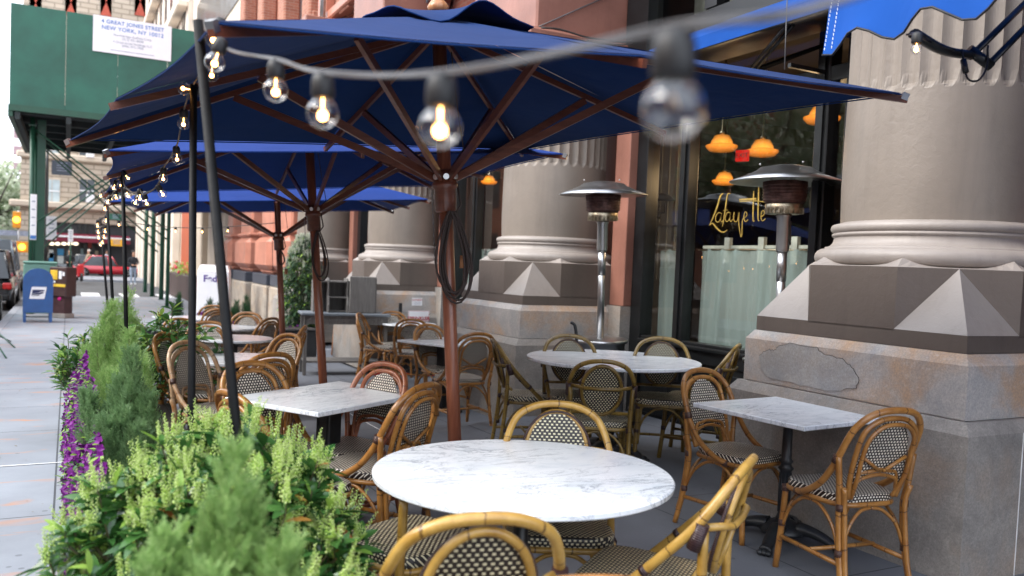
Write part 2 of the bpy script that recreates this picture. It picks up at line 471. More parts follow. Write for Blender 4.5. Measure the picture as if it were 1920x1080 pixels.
def paint(name, c, var=.08):
    t = NT(name); g = t.n('ShaderNodeNewGeometry').outputs['Position']
    n = t.noise(g, 1.8, 5, .6); n2 = t.noise(g, 22, 5, .6, .5); n3 = t.noise(g, 90, 3)
    vo = t.n('ShaderNodeTexVoronoi'); vo.inputs['Scale'].default_value = 9; t.l(g, vo.inputs['Vector'])
    pim = t.math('LESS_THAN', vo.outputs['Distance'], .035)
    cc = t.ramp(n, [(.3, tuple(x*(1-var*1.6) for x in c[:3])+(1,)), (.7, tuple(min(1, x*(1+var)) for x in c[:3])+(1,))])
    dirt = t.noise(t.coord('Object', (8, 8, .8)), 1.4, 6, .65)
    cc = t.mix(t.math('MULTIPLY', t.ramp(dirt, [(.52, (0, 0, 0, 1)), (.75, (1, 1, 1, 1))]), .25), cc, tuple(x*.5 for x in c[:3])+(1,))
    h = t.math('ADD', t.math('MULTIPLY', n2, 1.2), t.math('ADD', t.math('MULTIPLY', n3, .2), t.math('MULTIPLY', pim, .5)))
    t.bsdf(cc, t.math('MULTIPLY_ADD', n2, .2, .34), 0, t.bump(h, .32, .006), 0, .45); return t.m
M['broach'] = paint('sky_lit_broach_paint', lin(152, 144, 138))  # paler than the plinth: sky light on the sloped facets put into the colour
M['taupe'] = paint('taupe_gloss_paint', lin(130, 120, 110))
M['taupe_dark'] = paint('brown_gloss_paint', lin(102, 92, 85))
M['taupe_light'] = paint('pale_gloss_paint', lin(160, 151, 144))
M['pink'] = paint('terracotta_paint', lin(150, 103, 88), .14)
M['pink_far'] = paint('salmon_sandstone', lin(190, 126, 104), .14)
def concrete(name, c, joint_x, joint_y, rust=0., px=0., py=0., jw=.006, jcol=.25, speck=.2):
    t = NT(name); g = t.n('ShaderNodeNewGeometry').outputs['Position']
    sep = t.n('ShaderNodeSeparateXYZ'); t.l(g, sep.inputs[0])
    n = t.noise(g, 1.1, 7, .62); n2 = t.noise(g, 45, 4, .7); n3 = t.noise(g, 300, 2, .8)
    cc = t.ramp(n, [(.25, tuple(x*.74 for x in c[:3])+(1,)), (.75, tuple(min(1, x*1.14) for x in c[:3])+(1,))])
    cc = t.mix(t.math('MULTIPLY', t.ramp(n3, [(.5, (0, 0, 0, 1)), (.7, (1, 1, 1, 1))]), speck), cc, tuple(x*.35 for x in c[:3])+(1,))
    # slab to slab tone
    sx = t.math('FLOOR', t.math('DIVIDE', t.math('SUBTRACT', sep.outputs[0], px), joint_x)); sy = t.math('FLOOR', t.math('DIVIDE', t.math('SUBTRACT', sep.outputs[1], py), joint_y))
    cb = t.n('ShaderNodeCombineXYZ'); t.l(sx, cb.inputs[0]); t.l(sy, cb.inputs[1])
    wn = t.n('ShaderNodeTexWhiteNoise'); t.l(cb.outputs[0], wn.inputs['Vector'])
    cc = t.mix(t.math('MULTIPLY', wn.outputs['Value'], .22), cc, tuple(x*.6 for x in c[:3])+(1,))
    if rust:
        rn = t.noise(t.coord('Object', (1.0, 3.2, 1)), 1.25, 4, .6, .6)
        rm = t.ramp(rn, [(.60, (0, 0, 0, 1)), (.72, (1, 1, 1, 1))])
        cc = t.mix(t.math('MULTIPLY', rm, rust), cc, lin(200, 132, 74))
    # dark gum spots
    vo = t.n('ShaderNodeTexVoronoi'); vo.inputs['Scale'].default_value = 5.3; t.l(g, vo.inputs['Vector'])
    cc = t.mix(t.math('MULTIPLY', t.math('LESS_THAN', vo.outputs['Distance'], .085), .55), cc, tuple(x*.35 for x in c[:3])+(1,))
    fx = t.math('ABSOLUTE', t.math('SUBTRACT', t.math('FRACT', t.math('DIVIDE', t.math('SUBTRACT', sep.outputs[0], px-joint_x/2), joint_x)), .5))
    fy = t.math('ABSOLUTE', t.math('SUBTRACT', t.math('FRACT', t.math('DIVIDE', t.math('SUBTRACT', sep.outputs[1], py-joint_y/2), joint_y)), .5))
    j = t.math('MAXIMUM', t.math('LESS_THAN', fx, jw/joint_x), t.math('LESS_THAN', fy, jw/joint_y))
    cc = t.mix(j, cc, tuple(x*jcol for x in c[:3])+(1,))
    h = t.math('SUBTRACT', t.math('MULTIPLY', n2, .4), t.math('MULTIPLY', j, 1.))
    t.bsdf(cc, .8, 0, t.bump(h, .4, .004), 0, .35); return t.m
M['walk'] = concrete('pavement_concrete', lin(150, 155, 163), 1.42, 1.40, .8, -.05, 5.35)
M['terrace'] = concrete('shaded_concrete', lin(110, 113, 120), 1.5, 1.5, .0, .3, 1.35, .005, .4, .35)  # the pavement concrete again, with the umbrella shade put into a darker colour
M['asphalt'] = plain('asphalt', (.075, .077, .08, 1), .85, 0, .3, 1.5, .4, bscale=80)
M['kerb'] = plain('kerb_granite', lin(150, 152, 158), .8, 0, .2, 20, .3)
M['crosswalk'] = plain('road_paint', lin(225, 226, 228), .7, 0, .1, 9, .2)
M['chalk'] = plain('white_line_paint', lin(235, 236, 238), .7)
def brick(name, c1, c2, mort, sc=1., ax='X'):
    t = NT(name); g = t.n('ShaderNodeNewGeometry').outputs['Position']
    sep = t.n('ShaderNodeSeparateXYZ'); t.l(g, sep.inputs[0]); cb = t.n('ShaderNodeCombineXYZ')
    t.l(t.math('ADD', sep.outputs[0], sep.outputs[1]), cb.inputs[0]); t.l(sep.outputs[2], cb.inputs[1])
    b = t.n('ShaderNodeTexBrick'); t.l(cb.outputs[0], b.inputs['Vector'])
    b.inputs['Color1'].default_value = c1; b.inputs['Color2'].default_value = c2; b.inputs['Mortar'].default_value = mort
    b.inputs['Scale'].default_value = 1.; b.inputs['Brick Width'].default_value = .21*sc; b.inputs['Row Height'].default_value = .07*sc; b.inputs['Mortar Size'].default_value = .008*sc
    n = t.noise(g, .8, 5)
    c = t.mix(t.math('MULTIPLY', n, .35), b.outputs['Color'], tuple(x*.6 for x in c2[:3])+(1,))
    t.bsdf(c, .85, 0, t.bump(b.outputs['Fac'], -.3, .006), 0, .3); return t.m
M['brick'] = brick('salmon_brick', lin(180, 122, 100), lin(156, 100, 82), lin(180, 150, 132))
M['brick_dark'] = brick('dark_red_brick', lin(128, 70, 56), lin(108, 56, 46), lin(120, 90, 80))
M['ashlar'] = brick('beige_ashlar', lin(206, 192, 174), lin(190, 176, 158), lin(150, 138, 124), 5.5)
M['beige'] = plain('beige_stone', lin(200, 186, 168), .8, 0, .12, 1.0, .2)
M['cream'] = plain('cream_stone', lin(226, 214, 198), .8, 0, .1, 1.0, .2)
M['redpanel'] = plain('red_terracotta', lin(180, 84, 66), .8, 0, .12, 2, .2)
M['orange_panel'] = plain('orange_brown_panel', lin(170, 78, 36), .6, 0, .15, 3, .1)
M['green_ply'] = plain('green_painted_plywood', lin(44, 98, 82), .62, 0, .22, 1.3, .15, bscale=12)
M['green_steel'] = plain('green_painted_steel', lin(30, 78, 58), .45, 0, .2, 3, .1)
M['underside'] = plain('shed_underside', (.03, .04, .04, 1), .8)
M['white'] = plain('white_enamel', lin(238, 238, 240), .5, 0, .03)
M['signblue'] = plain('sign_blue', lin(66, 120, 190), .6, 0, .03)
M['signgrey'] = plain('sign_grey', lin(140, 148, 165), .6)
M['signred'] = plain('sign_red', lin(176, 28, 44), .5, 0, .05)
M['mailblue'] = plain('mailbox_blue', lin(34, 82, 142), .35, 0, .12, 4, .05, coat=.3)
M['relaygreen'] = plain('relay_box_green', lin(104, 146, 132), .45, 0, .15, 3, .1)
M['darkglass'] = plain('dark_window_glass', (.05, .06, .07, 1), .12, 0, .3, 1.5, .02)
M['paleglass'] = plain('sky_window_glass', (.42, .5, .52, 1), .15, 0, .3, .9, .02)
M['burgundy'] = plain('burgundy_awning', lin(122, 28, 50), .7)
M['purple'] = plain('petunia_purple', (.16, .004, .19, 1), .6, 0, .35, 30, .1)
M['soil'] = plain('potting_soil', (.03, .02, .015, 1), .95)
M['darkbox'] = plain('black_planter', (.02, .021, .023, 1), .6, 0, .3, 6, .3)
M['skin'] = plain('skin', lin(196, 148, 122), .55, 0, .05)
def leaf(name, c1, c2, rough=.4, trans=.3, rib=True, hue=.0):
    t = NT(name); v = t.coord('Object'); n = t.noise(v, 9, 3); oi = t.n('ShaderNodeNewGeometry')
    rp = oi.outputs['Random Per Island']
    c = t.mix(rp, c1, c2); c = t.mix(t.math('MULTIPLY', n, .35), c, tuple(x*.45 for x in c2[:3])+(1,))
    p = t.bsdf(c, rough, 0, None, 0, .5)
    tr = t.n('ShaderNodeBsdfTranslucent'); t.l(c, tr.inputs[0]); mx = t.n('ShaderNodeMixShader'); mx.inputs[0].default_value = trans
    t.l(p.outputs[0], mx.inputs[1]); t.l(tr.outputs[0], mx.inputs[2]); t.l(mx.outputs[0], t.out.inputs['Surface']); return t.m
M['pieris'] = leaf('pieris_leaf', (.025, .095, .025, 1), (.09, .22, .05, 1), .22, .22)
M['pieris_new'] = leaf('pieris_young_leaf', (.22, .42, .06, 1), (.42, .62, .12, 1), .35, .35)
M['pieris_red'] = leaf('pieris_red_leaf', (.42, .10, .04, 1), (.45, .30, .05, 1), .4, .3)
M['bud'] = leaf('pieris_bud', (.44, .68, .06, 1), (.86, .98, .46, 1), .4, .3)
M['stem'] = plain('stem', (.10, .09, .04, 1), .7)
M['conifer'] = leaf('conifer_foliage', (.20, .38, .09, 1), (.42, .60, .22, 1), .6, .45)
M['conifer_blue'] = leaf('conifer_grey_green', (.13, .26, .10, 1), (.26, .41, .18, 1), .6, .45)
M['conifer_dark'] = leaf('conifer_dark', (.025, .09, .035, 1), (.06, .15, .06, 1), .6, .3)
M['bush'] = leaf('potted_shrub_leaf', (.03, .08, .035, 1), (.09, .17, .08, 1), .35, .25)
M['bush_pale'] = leaf('pale_flower_spike', (.5, .56, .40, 1), (.78, .80, .66, 1), .5, .3)
M['treeleaf'] = leaf('street_tree_leaf', (.14, .22, .08, 1), (.62, .66, .5, 1), .5, .35)
M['bark'] = plain('bark', (.06, .05, .042, 1), .9)
# ================================================================== SETTING: ground
def strip(x0, x1, y0, y1, dz=0., dy=1.0):
    m = MB(); n = max(1, int((y1-y0)/dy)); ys = [y0+(y1-y0)*i/n for i in range(n+1)]
    for a, b in zip(ys[:-1], ys[1:]):
        m.quad((x0, a, gz(a)+dz), (x1, a, gz(a)+dz), (x1, b, gz(b)+dz), (x0, b, gz(b)+dz))
    return m
def slab(x0, x1, y0, y1, dz, t):
    m = strip(x0, x1, y0, y1, dz); n = max(1, int((y1-y0))); ys = [y0+(y1-y0)*i/n for i in range(n+1)]
    for a, b in zip(ys[:-1], ys[1:]):
        for x in (x0, x1):
            m.quad((x, a, gz(a)+dz-t), (x, b, gz(b)+dz-t), (x, b, gz(b)+dz), (x, a, gz(a)+dz))
    for y in (y0, y1):
        m.quad((x0, y, gz(y)+dz-t), (x1, y, gz(y)+dz-t), (x1, y, gz(y)+dz), (x0, y, gz(y)+dz))
    return m
g = MB()
for a, b in ((-60, 3.5), (3.5, 20), (20, 60), (60, 400)):
    g.quad((-300, a, gz(a)-.14), (300, a, gz(a)-.14), (300, b, gz(b)-.14), (-300, b, gz(b)-.14))
tag(g.build('road', M['asphalt']), kind='structure')
tag(slab(-1.22, 5.15, -6, 36, -.002, .16).build('pavement', M['walk']), kind='structure')
tag(slab(-1.40, -1.225, -6, 36, 0., .16).build('kerb', M['kerb']), kind='structure')
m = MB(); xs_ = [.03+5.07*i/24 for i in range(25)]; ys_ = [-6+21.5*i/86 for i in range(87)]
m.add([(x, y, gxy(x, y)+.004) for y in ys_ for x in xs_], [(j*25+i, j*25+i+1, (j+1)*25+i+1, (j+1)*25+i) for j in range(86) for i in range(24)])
tag(m.build('shaded_terrace_floor', M['terrace']), kind='structure')  # sheet over the pavement that carries the darker shade tone
tag(slab(-60, -9.5, -6, 36, 0., .14).build('far_pavement', M['walk']), kind='structure')
tag(slab(-40, 40, 56, 63, -.01, .14).build('crossing_pavement', M['walk']), kind='structure')
cw = MB()
for k in range(9):
    cw.quad((-7+k*1.5, 38, gz(38)-.134), (-6.3+k*1.5, 38, gz(38)-.134), (-6.3+k*1.5, 41.5, gz(41)-.134), (-7+k*1.5, 41.5, gz(41)-.134))
tag(cw.build('crosswalk_stripes', M['crosswalk']), kind='structure')
ln = MB(); ln.quad((-1.2, 6.73, gz(6.73)+.003), (.02, 6.75, gz(6.75)+.003), (.02, 6.768, gz(6.75)+.003), (-1.2, 6.748, gz(6.73)+.003))
tag(ln.build('white_paint_line', M['chalk']), kind='structure')
ln = MB(); a = on_h(650, 772, .008); b = on_h(735, 818, .008); d = Vector((.012, .02, 0))
ln.quad(a-d*.4, b-d*.4, b+d*.4, a+d*.4)
tag(ln.build('chalk_line', M['chalk']), kind='structure')

# ================================================================== the column, with its square pedestal
XF = 3.974; HC = .7275
def make_column():
    r = thing('column', 'large taupe column', 'column')
    # local: centre of shaft at origin
    s = MB()
    prof = [(.555, 1.83), (.562, 2.05), (.560, 2.30), (.556, 2.56)]
    s.lathe(prof, 96, cap=False); s.build('shaft', M['taupe'], r)
    # fluted upper shaft: scallops
    fl = MB(); NF = 34; seg = NF*8; rows = []
    zs = [2.56, 2.575, 2.60, 2.66, 2.8, 3.0, 3.25]
    vs = []
    for zi, z in enumerate(zs):
        for k in range(seg):
            a = 2*PI*k/seg; ph = (k % 8)/8.; cut = math.sin(PI*ph)
            open_ = min(1., max(0., (z-2.565-(.045*(1-cut)))/.03))
            rr = .556-.022*cut*open_ - .0*zi
            vs.append((rr*math.cos(a), rr*math.sin(a), z))
    fs = [(i*seg+k, i*seg+(k+1) % seg, (i+1)*seg+(k+1) % seg, (i+1)*seg+k) for i in range(len(zs)-1) for k in range(seg)]
    fl.add(vs, fs, None, 0, False); fl.build('fluting', M['taupe'], r)
    b = MB()
    prof = [(.69, 1.560)]
    for k in range(9):
        a = -PI/2+PI*k/8; prof.append((.645+.055*math.cos(a), 1.618+.052*math.sin(a)))
    prof += [(.640, 1.672), (.640, 1.680)]
    for k in range(7):
        a = PI/2*k/6; prof.append((.640-.052*math.sin(a), 1.680+.055*(1-math.cos(a))))
    prof += [(.588, 1.745), (.600, 1.748), (.600, 1.762), (.588, 1.768)]
    for k in range(7):
        a = -PI/2+PI*k/6; prof.append((.588+.022*math.cos(a), 1.796+.026*math.sin(a)))
    prof += [(.570, 1.826), (.556, 1.832)]
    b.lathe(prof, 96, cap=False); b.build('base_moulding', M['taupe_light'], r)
    # octagon to square plinth with broaches
    h = HC; t = h*math.tan(PI/8)
    octv = [(-h, -t), (-t, -h), (t, -h), (h, -t), (h, t), (t, h), (-t, h), (-h, t)]
    p = MB()
    z0, z1, z2 = 1.132, 1.222, 1.560
    p.box(-h, h, -h, h, z0, z1)
    p.prism(octv, z1-.01, z2)
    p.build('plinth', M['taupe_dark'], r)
    # sloped top shoulder with points rising between the torus curves
    sh = MB(); n = 8
    for i in range(n):
        a = octv[i]; c = octv[(i+1) % n]; K = 12; outer = []; inner = []
        for k in range(K+1):
            u = k/K; x = a[0]+(c[0]-a[0])*u; y = a[1]+(c[1]-a[1])*u
            rr = math.hypot(x, y); lift = .052*max(0, (rr-.728)/.06)**1.6
            e = .68/rr; outer.append((x, y, z2)); inner.append((x*max(e, .90), y*max(e, .90), z2+.006+min(.045, lift)))
        for k in range(K):
            sh.quad(outer[k], outer[k+1], inner[k+1], inner[k])
            i1 = inner[k]; i2 = inner[k+1]
            sh.quad(i1, i2, (i2[0]*.8, i2[1]*.8, z2+.003), (i1[0]*.8, i1[1]*.8, z2+.003))
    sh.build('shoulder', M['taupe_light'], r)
    br = MB()
    for sx in (-1, 1):
        for sy in (-1, 1):
            C = (sx*h, sy*h, z1); A = (sx*(h+t)/2, sy*(h+t)/2, z2); P = (sx*h, sy*t, z1); Q = (sx*t, sy*h, z1)
            k = .004
            C = (C[0]+sx*k*0, C[1]+sy*k*0, z1+.001)
            if sx*sy > 0: br.add([A, P, C], [(0, 1, 2)]); br.add([A, C, Q], [(0, 1, 2)])
            else: br.add([A, C, P], [(0, 1, 2)]); br.add([A, Q, C], [(0, 1, 2)])
    br.build('corner_broach', M['broach'], r)
    # stone courses
    def course(e, za, zb, ch, hole=None):
        m = MB(); q = h+e; i = q-ch*.7
        m.prism([(-q, -q), (q, -q), (q, q), (-q, q)], za, zb-ch)
        vs = [(-q, -q, zb-ch), (q, -q, zb-ch), (q, q, zb-ch), (-q, q, zb-ch), (-i, -i, zb), (i, -i, zb), (i, i, zb), (-i, i, zb)]
        m.add(vs, [(0, 1, 5, 4), (1, 2, 6, 5), (2, 3, 7, 6), (3, 0, 4, 7), (4, 5, 6, 7)])
        return m
    course(.045, .806, 1.130, .055).build('upper_stone', M['granite'], r)
    course(.115, -.05, .800, .06).build('lower_stone', M['granite_grey'], r)
    j = MB()
    j.box(-h-.03, h+.03, -h-.03, h+.03, .7995, .8065)
    j.build('mortar_joint', M['chalk'], r)
    return r
column_labels = ['nearest and largest taupe column, its stone pedestal beside the small square marble table',
                 'taupe column on a faceted plinth behind the round table, just left of the first patio heater',
                 'taupe column behind the grey shelf stand, with the red sprinkler sign on its stone base',
                 'farthest taupe column, partly hidden behind the tall potted shrub']
COLS = [3.375, 8.03, 12.685, 17.34]
c0 = make_column()
for i, y in enumerate(COLS):
    c = c0 if i == 0 else copy_tree(c0)
    c.location = (XF+HC, y, gz(y)*.35 if i < 2 else gz(y)*.5); c['label'] = column_labels[i]; c['group'] = 'columns along the restaurant front'
# capital + entablature are one with the building
# spalled patch on the nearest pedestal's street face
pc = MB(); X = XF-.0475
patch_px = [(1424, 665), (1440, 655), (1452, 657), (1460, 650), (1480, 643), (1532, 652), (1546, 665), (1580, 674), (1600, 690), (1611, 710), (1606, 727), (1560, 733), (1500, 722), (1440, 708), (1427, 690)]
pts = [on_X(x, y, X) for x, y in patch_px]; cen = sum(pts, Vector())/len(pts)
dd = Vector((-.003, 0, 0)); _q = []
rnd = random.Random(4)
for i in range(len(pts)):
    a_, b_ = pts[i], pts[(i+1) % len(pts)]
    for k in range(6): _q.append(a_+(b_-a_)*(k/6)+Vector((0, rnd.uniform(-.006, .006), rnd.uniform(-.006, .006))))
pts = _q; n = len(pts)
pc.add([p+dd for p in pts], [tuple(range(n))])
for i in range(n): pc.quad(pts[i], pts[(i+1) % n], pts[(i+1) % n]+dd, pts[i]+dd)
eg = MB(); eg.tube([p+Vector((-.002, 0, 0)) for p in pts[:int(n*.72)]], .0016, 5); eg = eg.build('spall_edge', M['soil2'] if 'soil2' in M else plain('dark_spall_line', (.05, .045, .04, 1), .9)); eg.parent = c0; eg.matrix_parent_inverse = Matrix.Translation(c0.location).inverted()  # thin dark line along most of the patch outline
o = pc.build('spalled_patch', M['patch']); o.parent = c0
o.matrix_parent_inverse = Matrix.Translation(c0.location).inverted()
o2 = MB(); o2.box(4.66, 4.70, 2.528, 2.534, .70, .75); o2 = o2.build('bronze_tag', M['orange_panel']); o2.parent = c0; o2.matrix_parent_inverse = Matrix.Translation(c0.location).inverted()
# vertical joint on the near face of the lowest stone
o3 = MB(); o3.box(4.30, 4.304, 2.529, 2.534, -.02, .74); o3 = o3.build('stone_joint', M['chalk']); o3.parent = c0; o3.matrix_parent_inverse = Matrix.Translation(c0.location).inverted()

# ================================================================== restaurant building
B = thing('restaurant_building', 'terracotta and brick restaurant building with black framed windows behind the columns', 'building', (5.2, 8, 0))
def bp(m, name, mat, parent=B):
    o = m.build(name, mat); o.parent = parent
    if parent is B: o.matrix_parent_inverse = Matrix.Translation(B.location).inverted()
    return o
def bq(m, name, mat, gap=.01): return m.parts(name, mat, B, gap)
XW = 5.15
# pilaster jambs
m = MB(); ms = MB()
for y in COLS+[-1.28]:
    for s in (-1, 1):
        a, b = sorted((y+s*.728, y+s*.98))
        m.box(5.0, 5.357, a+.002, b, 1.12, 3.62, bev=.006)
        ms.box(4.97, 5.36, a+.002, b+(.015 if s > 0 else 0)-(0 if s > 0 else 0), -.3, 1.117)
    m.box(5.38, 5.5, y-.7, y+.7, -.3, 3.62)
bq(m, 'pilaster', M['pink']); bq(ms, 'pilaster_base', M['granite_grey'])
# capitals & entablature
m = MB()
for y in COLS+[-1.28]:
    m.lathe([(.56, 3.22), (.60, 3.26), (.58, 3.30), (.60, 3.36), (.74, 3.50), (.78, 3.52), (.78, 3.56)], 64, (XF+HC, y, 0))
bq(m, 'capital', M['taupe'])
m = MB(); led = MB()
for y in COLS+[-1.28]:
    m.box(3.99, 5.30, y-.73, y+.73, 3.563, 3.70, bev=.01)
    led.box(3.86, 5.28, y-.82, y+.82, 3.703, 3.80, bev=.03)
    m.box(3.99, 5.28, y-.73, y+.73, 3.803, 6.2, bev=.02)
bq(m, 'pier', M['pink']); bq(led, 'pier_ledge', M['pink'])
# upper brick wall beyond and over the windows
m = MB()
m.box(4.75, 5.3, -2, 19.0, 6.205, 11)
bp(m, 'brick_wall', M['brick'])
m = MB()
for y in (10.35, 15.0, 20.6):
    # brick arch heads between the piers
    K = 16; R0 = 1.5; yc = y; zc = 4.9
    for k in range(K):
        a, b = PI*k/K, PI*(k+1)/K
        p = [(yc+math.cos(t)*rr, zc+math.sin(t)*rr*.75) for t, rr in ((a, R0), (a, R0+.28), (b, R0+.28), (b, R0))]
        m.add([(4.70, q[0], q[1]) for q in p]+[(4.95, q[0], q[1]) for q in p], [(0, 1, 2, 3), (7, 6, 5, 4), (0, 3, 7, 4), (1, 5, 6, 2)])
    m.box(4.8, 5.25, y-1.6, y-1.5, 3.8, 4.9); m.box(4.8, 5.25, y+1.5, y+1.6, 3.8, 4.9)
bq(m, 'brick_arch', M['brick_dark'])
m = MB()
m.box(5.0, 5.3, 8.76, 19, 3.85, 6.2)
bp(m, 'arch_infill', M['brick_dark'])
m = MB()
for y in (10.0, 13.0, 16.0, 17.6):
    m.box(4.55, 4.745, y-.3, y+.3, 6.21, 11, bev=.02)
for z in (6.25, 7.9): m.box(4.50, 4.745, -2, 19, z, z+.2, bev=.03)
bq(m, 'stone_pilaster', M['pink_far'])
m = MB()
m.lathe([(0.01, 0), (.08, .05), (.14, .03), (.20, .05), (.28, .02), (.30, 0)], 20, (0, 0, 0), M=Matrix.Translation((4.74, 12.0, 5.6)) @ Matrix.Rotation(-PI/2, 4, 'Y'))
bp(m, 'rosette', M['pink_far'])
m = MB()
for y in (11.1, 11.5): m.tube([(4.5, y, 5.2), (4.5, y, 9)], .03, 6)
for k in range(9): m.tube([(4.5, 11.1, 5.3+k*.4), (4.5, 11.5, 5.3+k*.4)], .02, 6)
o = m.build('fire_ladder', M['steel_dull']); tag(o, 'grey metal ladder fixed to the brick wall above the umbrella', 'ladder')
m = MB(); m.tube([(4.42, 17.0, 4), (4.42, 17.0, 11)], .06, 8)
o = m.build('drainpipe', M['steel_dull']); tag(o, 'grey vertical drainpipe on the salmon brick wall', 'pipe')

# window bays
bays = [(-.3, 2.395), (4.355, 7.05), (9.01, 11.705), (13.665, 16.36)]
frames = MB(); panels = MB()
glass_m = glass('window_glass', (.90, .93, .92, 1), 1.52, 1.7, 0.)
for bi, (y0, y1) in enumerate(bays):
    mull = [y0, y0+.34, y1-.78, y1]
    if bi == 1: mull = [y0, 4.70, 6.31, y1]
    w = MB()
    def fbox(a, b, z0, z1, xo=0.): frames.box(XW-.05-xo, XW+.08, a, b, z0, z1, bev=.006)
    frames.box(XW-.06, XW+.10, y0+.001, y0+.12, .0-.3, 3.60, bev=.006)
    frames.box(XW-.06, XW+.10, y1-.17, y1-.001, -.3, 3.60, bev=.006)
    frames.box(XW-.03, XW-.0, y1-.13, y1-.10, .8, 3.5)
    for k in (1, 2):
        frames.box(XW-.055, XW+.07, mull[k]-.065, mull[k]+.065, .45, 3.59, bev=.008)
        frames.box(XW-.075, XW-.056, mull[k]-.03, mull[k]+.03, .47, 3.58)
    frames.box(XW-.045, XW+.09, y0+.121, y1-.171, .66, .845, bev=.006)
    frames.box(XW-.09, XW-.02, y0+.121, y1-.171, .78, .815, bev=.008)
    frames.box(XW-.045, XW+.09, y0+.121, y1-.171, 2.98, 3.10, bev=.006)
    frames.box(XW-.045, XW+.09, y0+.121, y1-.171, 3.48, 3.60, bev=.006)
    panels.box(XW-.02, XW+.09, y0+.121, y1-.171, -.3, .658)
    for a, b in ((y0+.16, mull[1]-.1), (mull[1]+.1, mull[2]-.1), (mull[2]+.1, y1-.22)):
        if b-a > .1:
            panels.box(XW-.035, XW-.021, a, b, .08, .60, bev=.006)
    g_ = MB(); g_.quad((XW+.016, y0+.12, .845), (XW+.016, y0+.12, 3.48), (XW+.016, y1-.17, 3.48), (XW+.016, y1-.17, .845))
    bp(g_, 'window_pane', glass_m)
bq(frames, 'window_frame', M['black_frame']); bq(panels, 'stall_riser', M['black_frame'])
# transom storey window over the first full bay (seen above the awning)
up = MB(); ug = MB()
for (y0, y1) in bays[1:2]:
    up.box(5.02, 5.2, y1-.16, y1+.2, 3.61, 6.2); up.box(5.05, 5.2, y0-.1, y0+.12, 3.61, 6.2)
    up.box(5.06, 5.2, y0+.13, y1-.17, 3.62, 3.86)
    up.box(5.05, 5.2, 5.92, 6.08, 3.87, 6.2); up.box(5.05, 5.2, 4.9, 5.0, 3.87, 6.2)
    ug.quad((5.14, y0+.12, 3.87), (5.14, y0+.12, 6.2), (5.14, y1-.16, 6.2), (5.14, y1-.16, 3.87))
bq(up, 'upper_window_frame', M['black_frame']); bp(ug, 'upper_window_pane', glass('upper_window_glass', (.6, .62, .62, 1), 1.4, .45, 0.))
# interior
rm = MB()
rm.quad((5.3, -3, .02), (13, -3, .02), (13, 20, .02), (5.3, 20, .02)); 
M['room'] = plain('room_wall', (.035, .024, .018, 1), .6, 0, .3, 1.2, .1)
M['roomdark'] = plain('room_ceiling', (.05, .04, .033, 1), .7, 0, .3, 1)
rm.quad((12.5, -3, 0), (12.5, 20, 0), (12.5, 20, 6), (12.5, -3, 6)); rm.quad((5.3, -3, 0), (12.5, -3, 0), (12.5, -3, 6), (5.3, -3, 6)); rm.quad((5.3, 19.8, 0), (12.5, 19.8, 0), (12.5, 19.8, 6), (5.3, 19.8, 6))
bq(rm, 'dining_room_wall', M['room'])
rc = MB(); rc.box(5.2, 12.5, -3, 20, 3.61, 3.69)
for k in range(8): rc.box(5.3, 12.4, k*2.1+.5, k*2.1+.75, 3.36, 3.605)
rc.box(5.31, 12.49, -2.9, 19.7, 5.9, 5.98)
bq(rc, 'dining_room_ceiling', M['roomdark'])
pw = MB(); pw.box(5.85, 5.9, 7.18, 8.9, 0, 3.6)
M['panelwall'] = plain('grey_green_panelling', lin(158, 160, 148), .5, 0, .06, 2)
for k in range(9): pw.box(5.838, 5.849, 7.2+k*.14, 7.205+k*.14, 1.4, 3.5)
pw.box(5.83, 5.8485, 7.18, 8.9, 2.0, 2.03)
bp(pw, 'panelled_partition', M['panelwall'])
pw = MB(); pw.box(5.6, 5.65, 6.05, 6.9, 3.7, 5.6); pw.box(5.58, 5.6, 6.15, 6.75, 3.8, 4.55); pw.box(5.57, 5.58, 6.2, 6.7, 3.86, 4.5)
bp(pw, 'upper_door_panel', plain('grey_door_paint', lin(120, 122, 112), .6))
pw = MB(); pw.box(5.6, 9, 4.3, 5.9, 4.0, 4.6)
bp(pw, 'upper_room_shelf', M['room'])

# curtains on brass rods
def curtain_mat():
    t = NT('sheer_curtain'); v = t.coord('Object'); n = t.noise(v, 3, 3)
    d = t.n('ShaderNodeBsdfDiffuse'); d.inputs[0].default_value = lin(176, 192, 188)
    tl = t.n('ShaderNodeBsdfTranslucent'); tl.inputs[0].default_value = lin(170, 190, 184)
    tr = t.n('ShaderNodeBsdfTransparent')
    a = t.n('ShaderNodeMixShader'); a.inputs[0].default_value = .3; t.l(d.outputs[0], a.inputs[1]); t.l(tl.outputs[0], a.inputs[2])
    b = t.n('ShaderNodeMixShader'); b.inputs[0].default_value = .30; t.l(a.outputs[0], b.inputs[1]); t.l(tr.outputs[0], b.inputs[2])
    t.l(b.outputs[0], t.out.inputs['Surface']); return t.m
cm = curtain_mat()
clab = {1: ['sheer white cafe curtain behind the wide window pane with gold lettering', 'narrow sheer curtain behind the slim pane by the first patio heater', 'sheer curtain behind the last strip of glass beside the nearest column'],
        2: ['sheer curtain in the window bay between the second and third columns']}
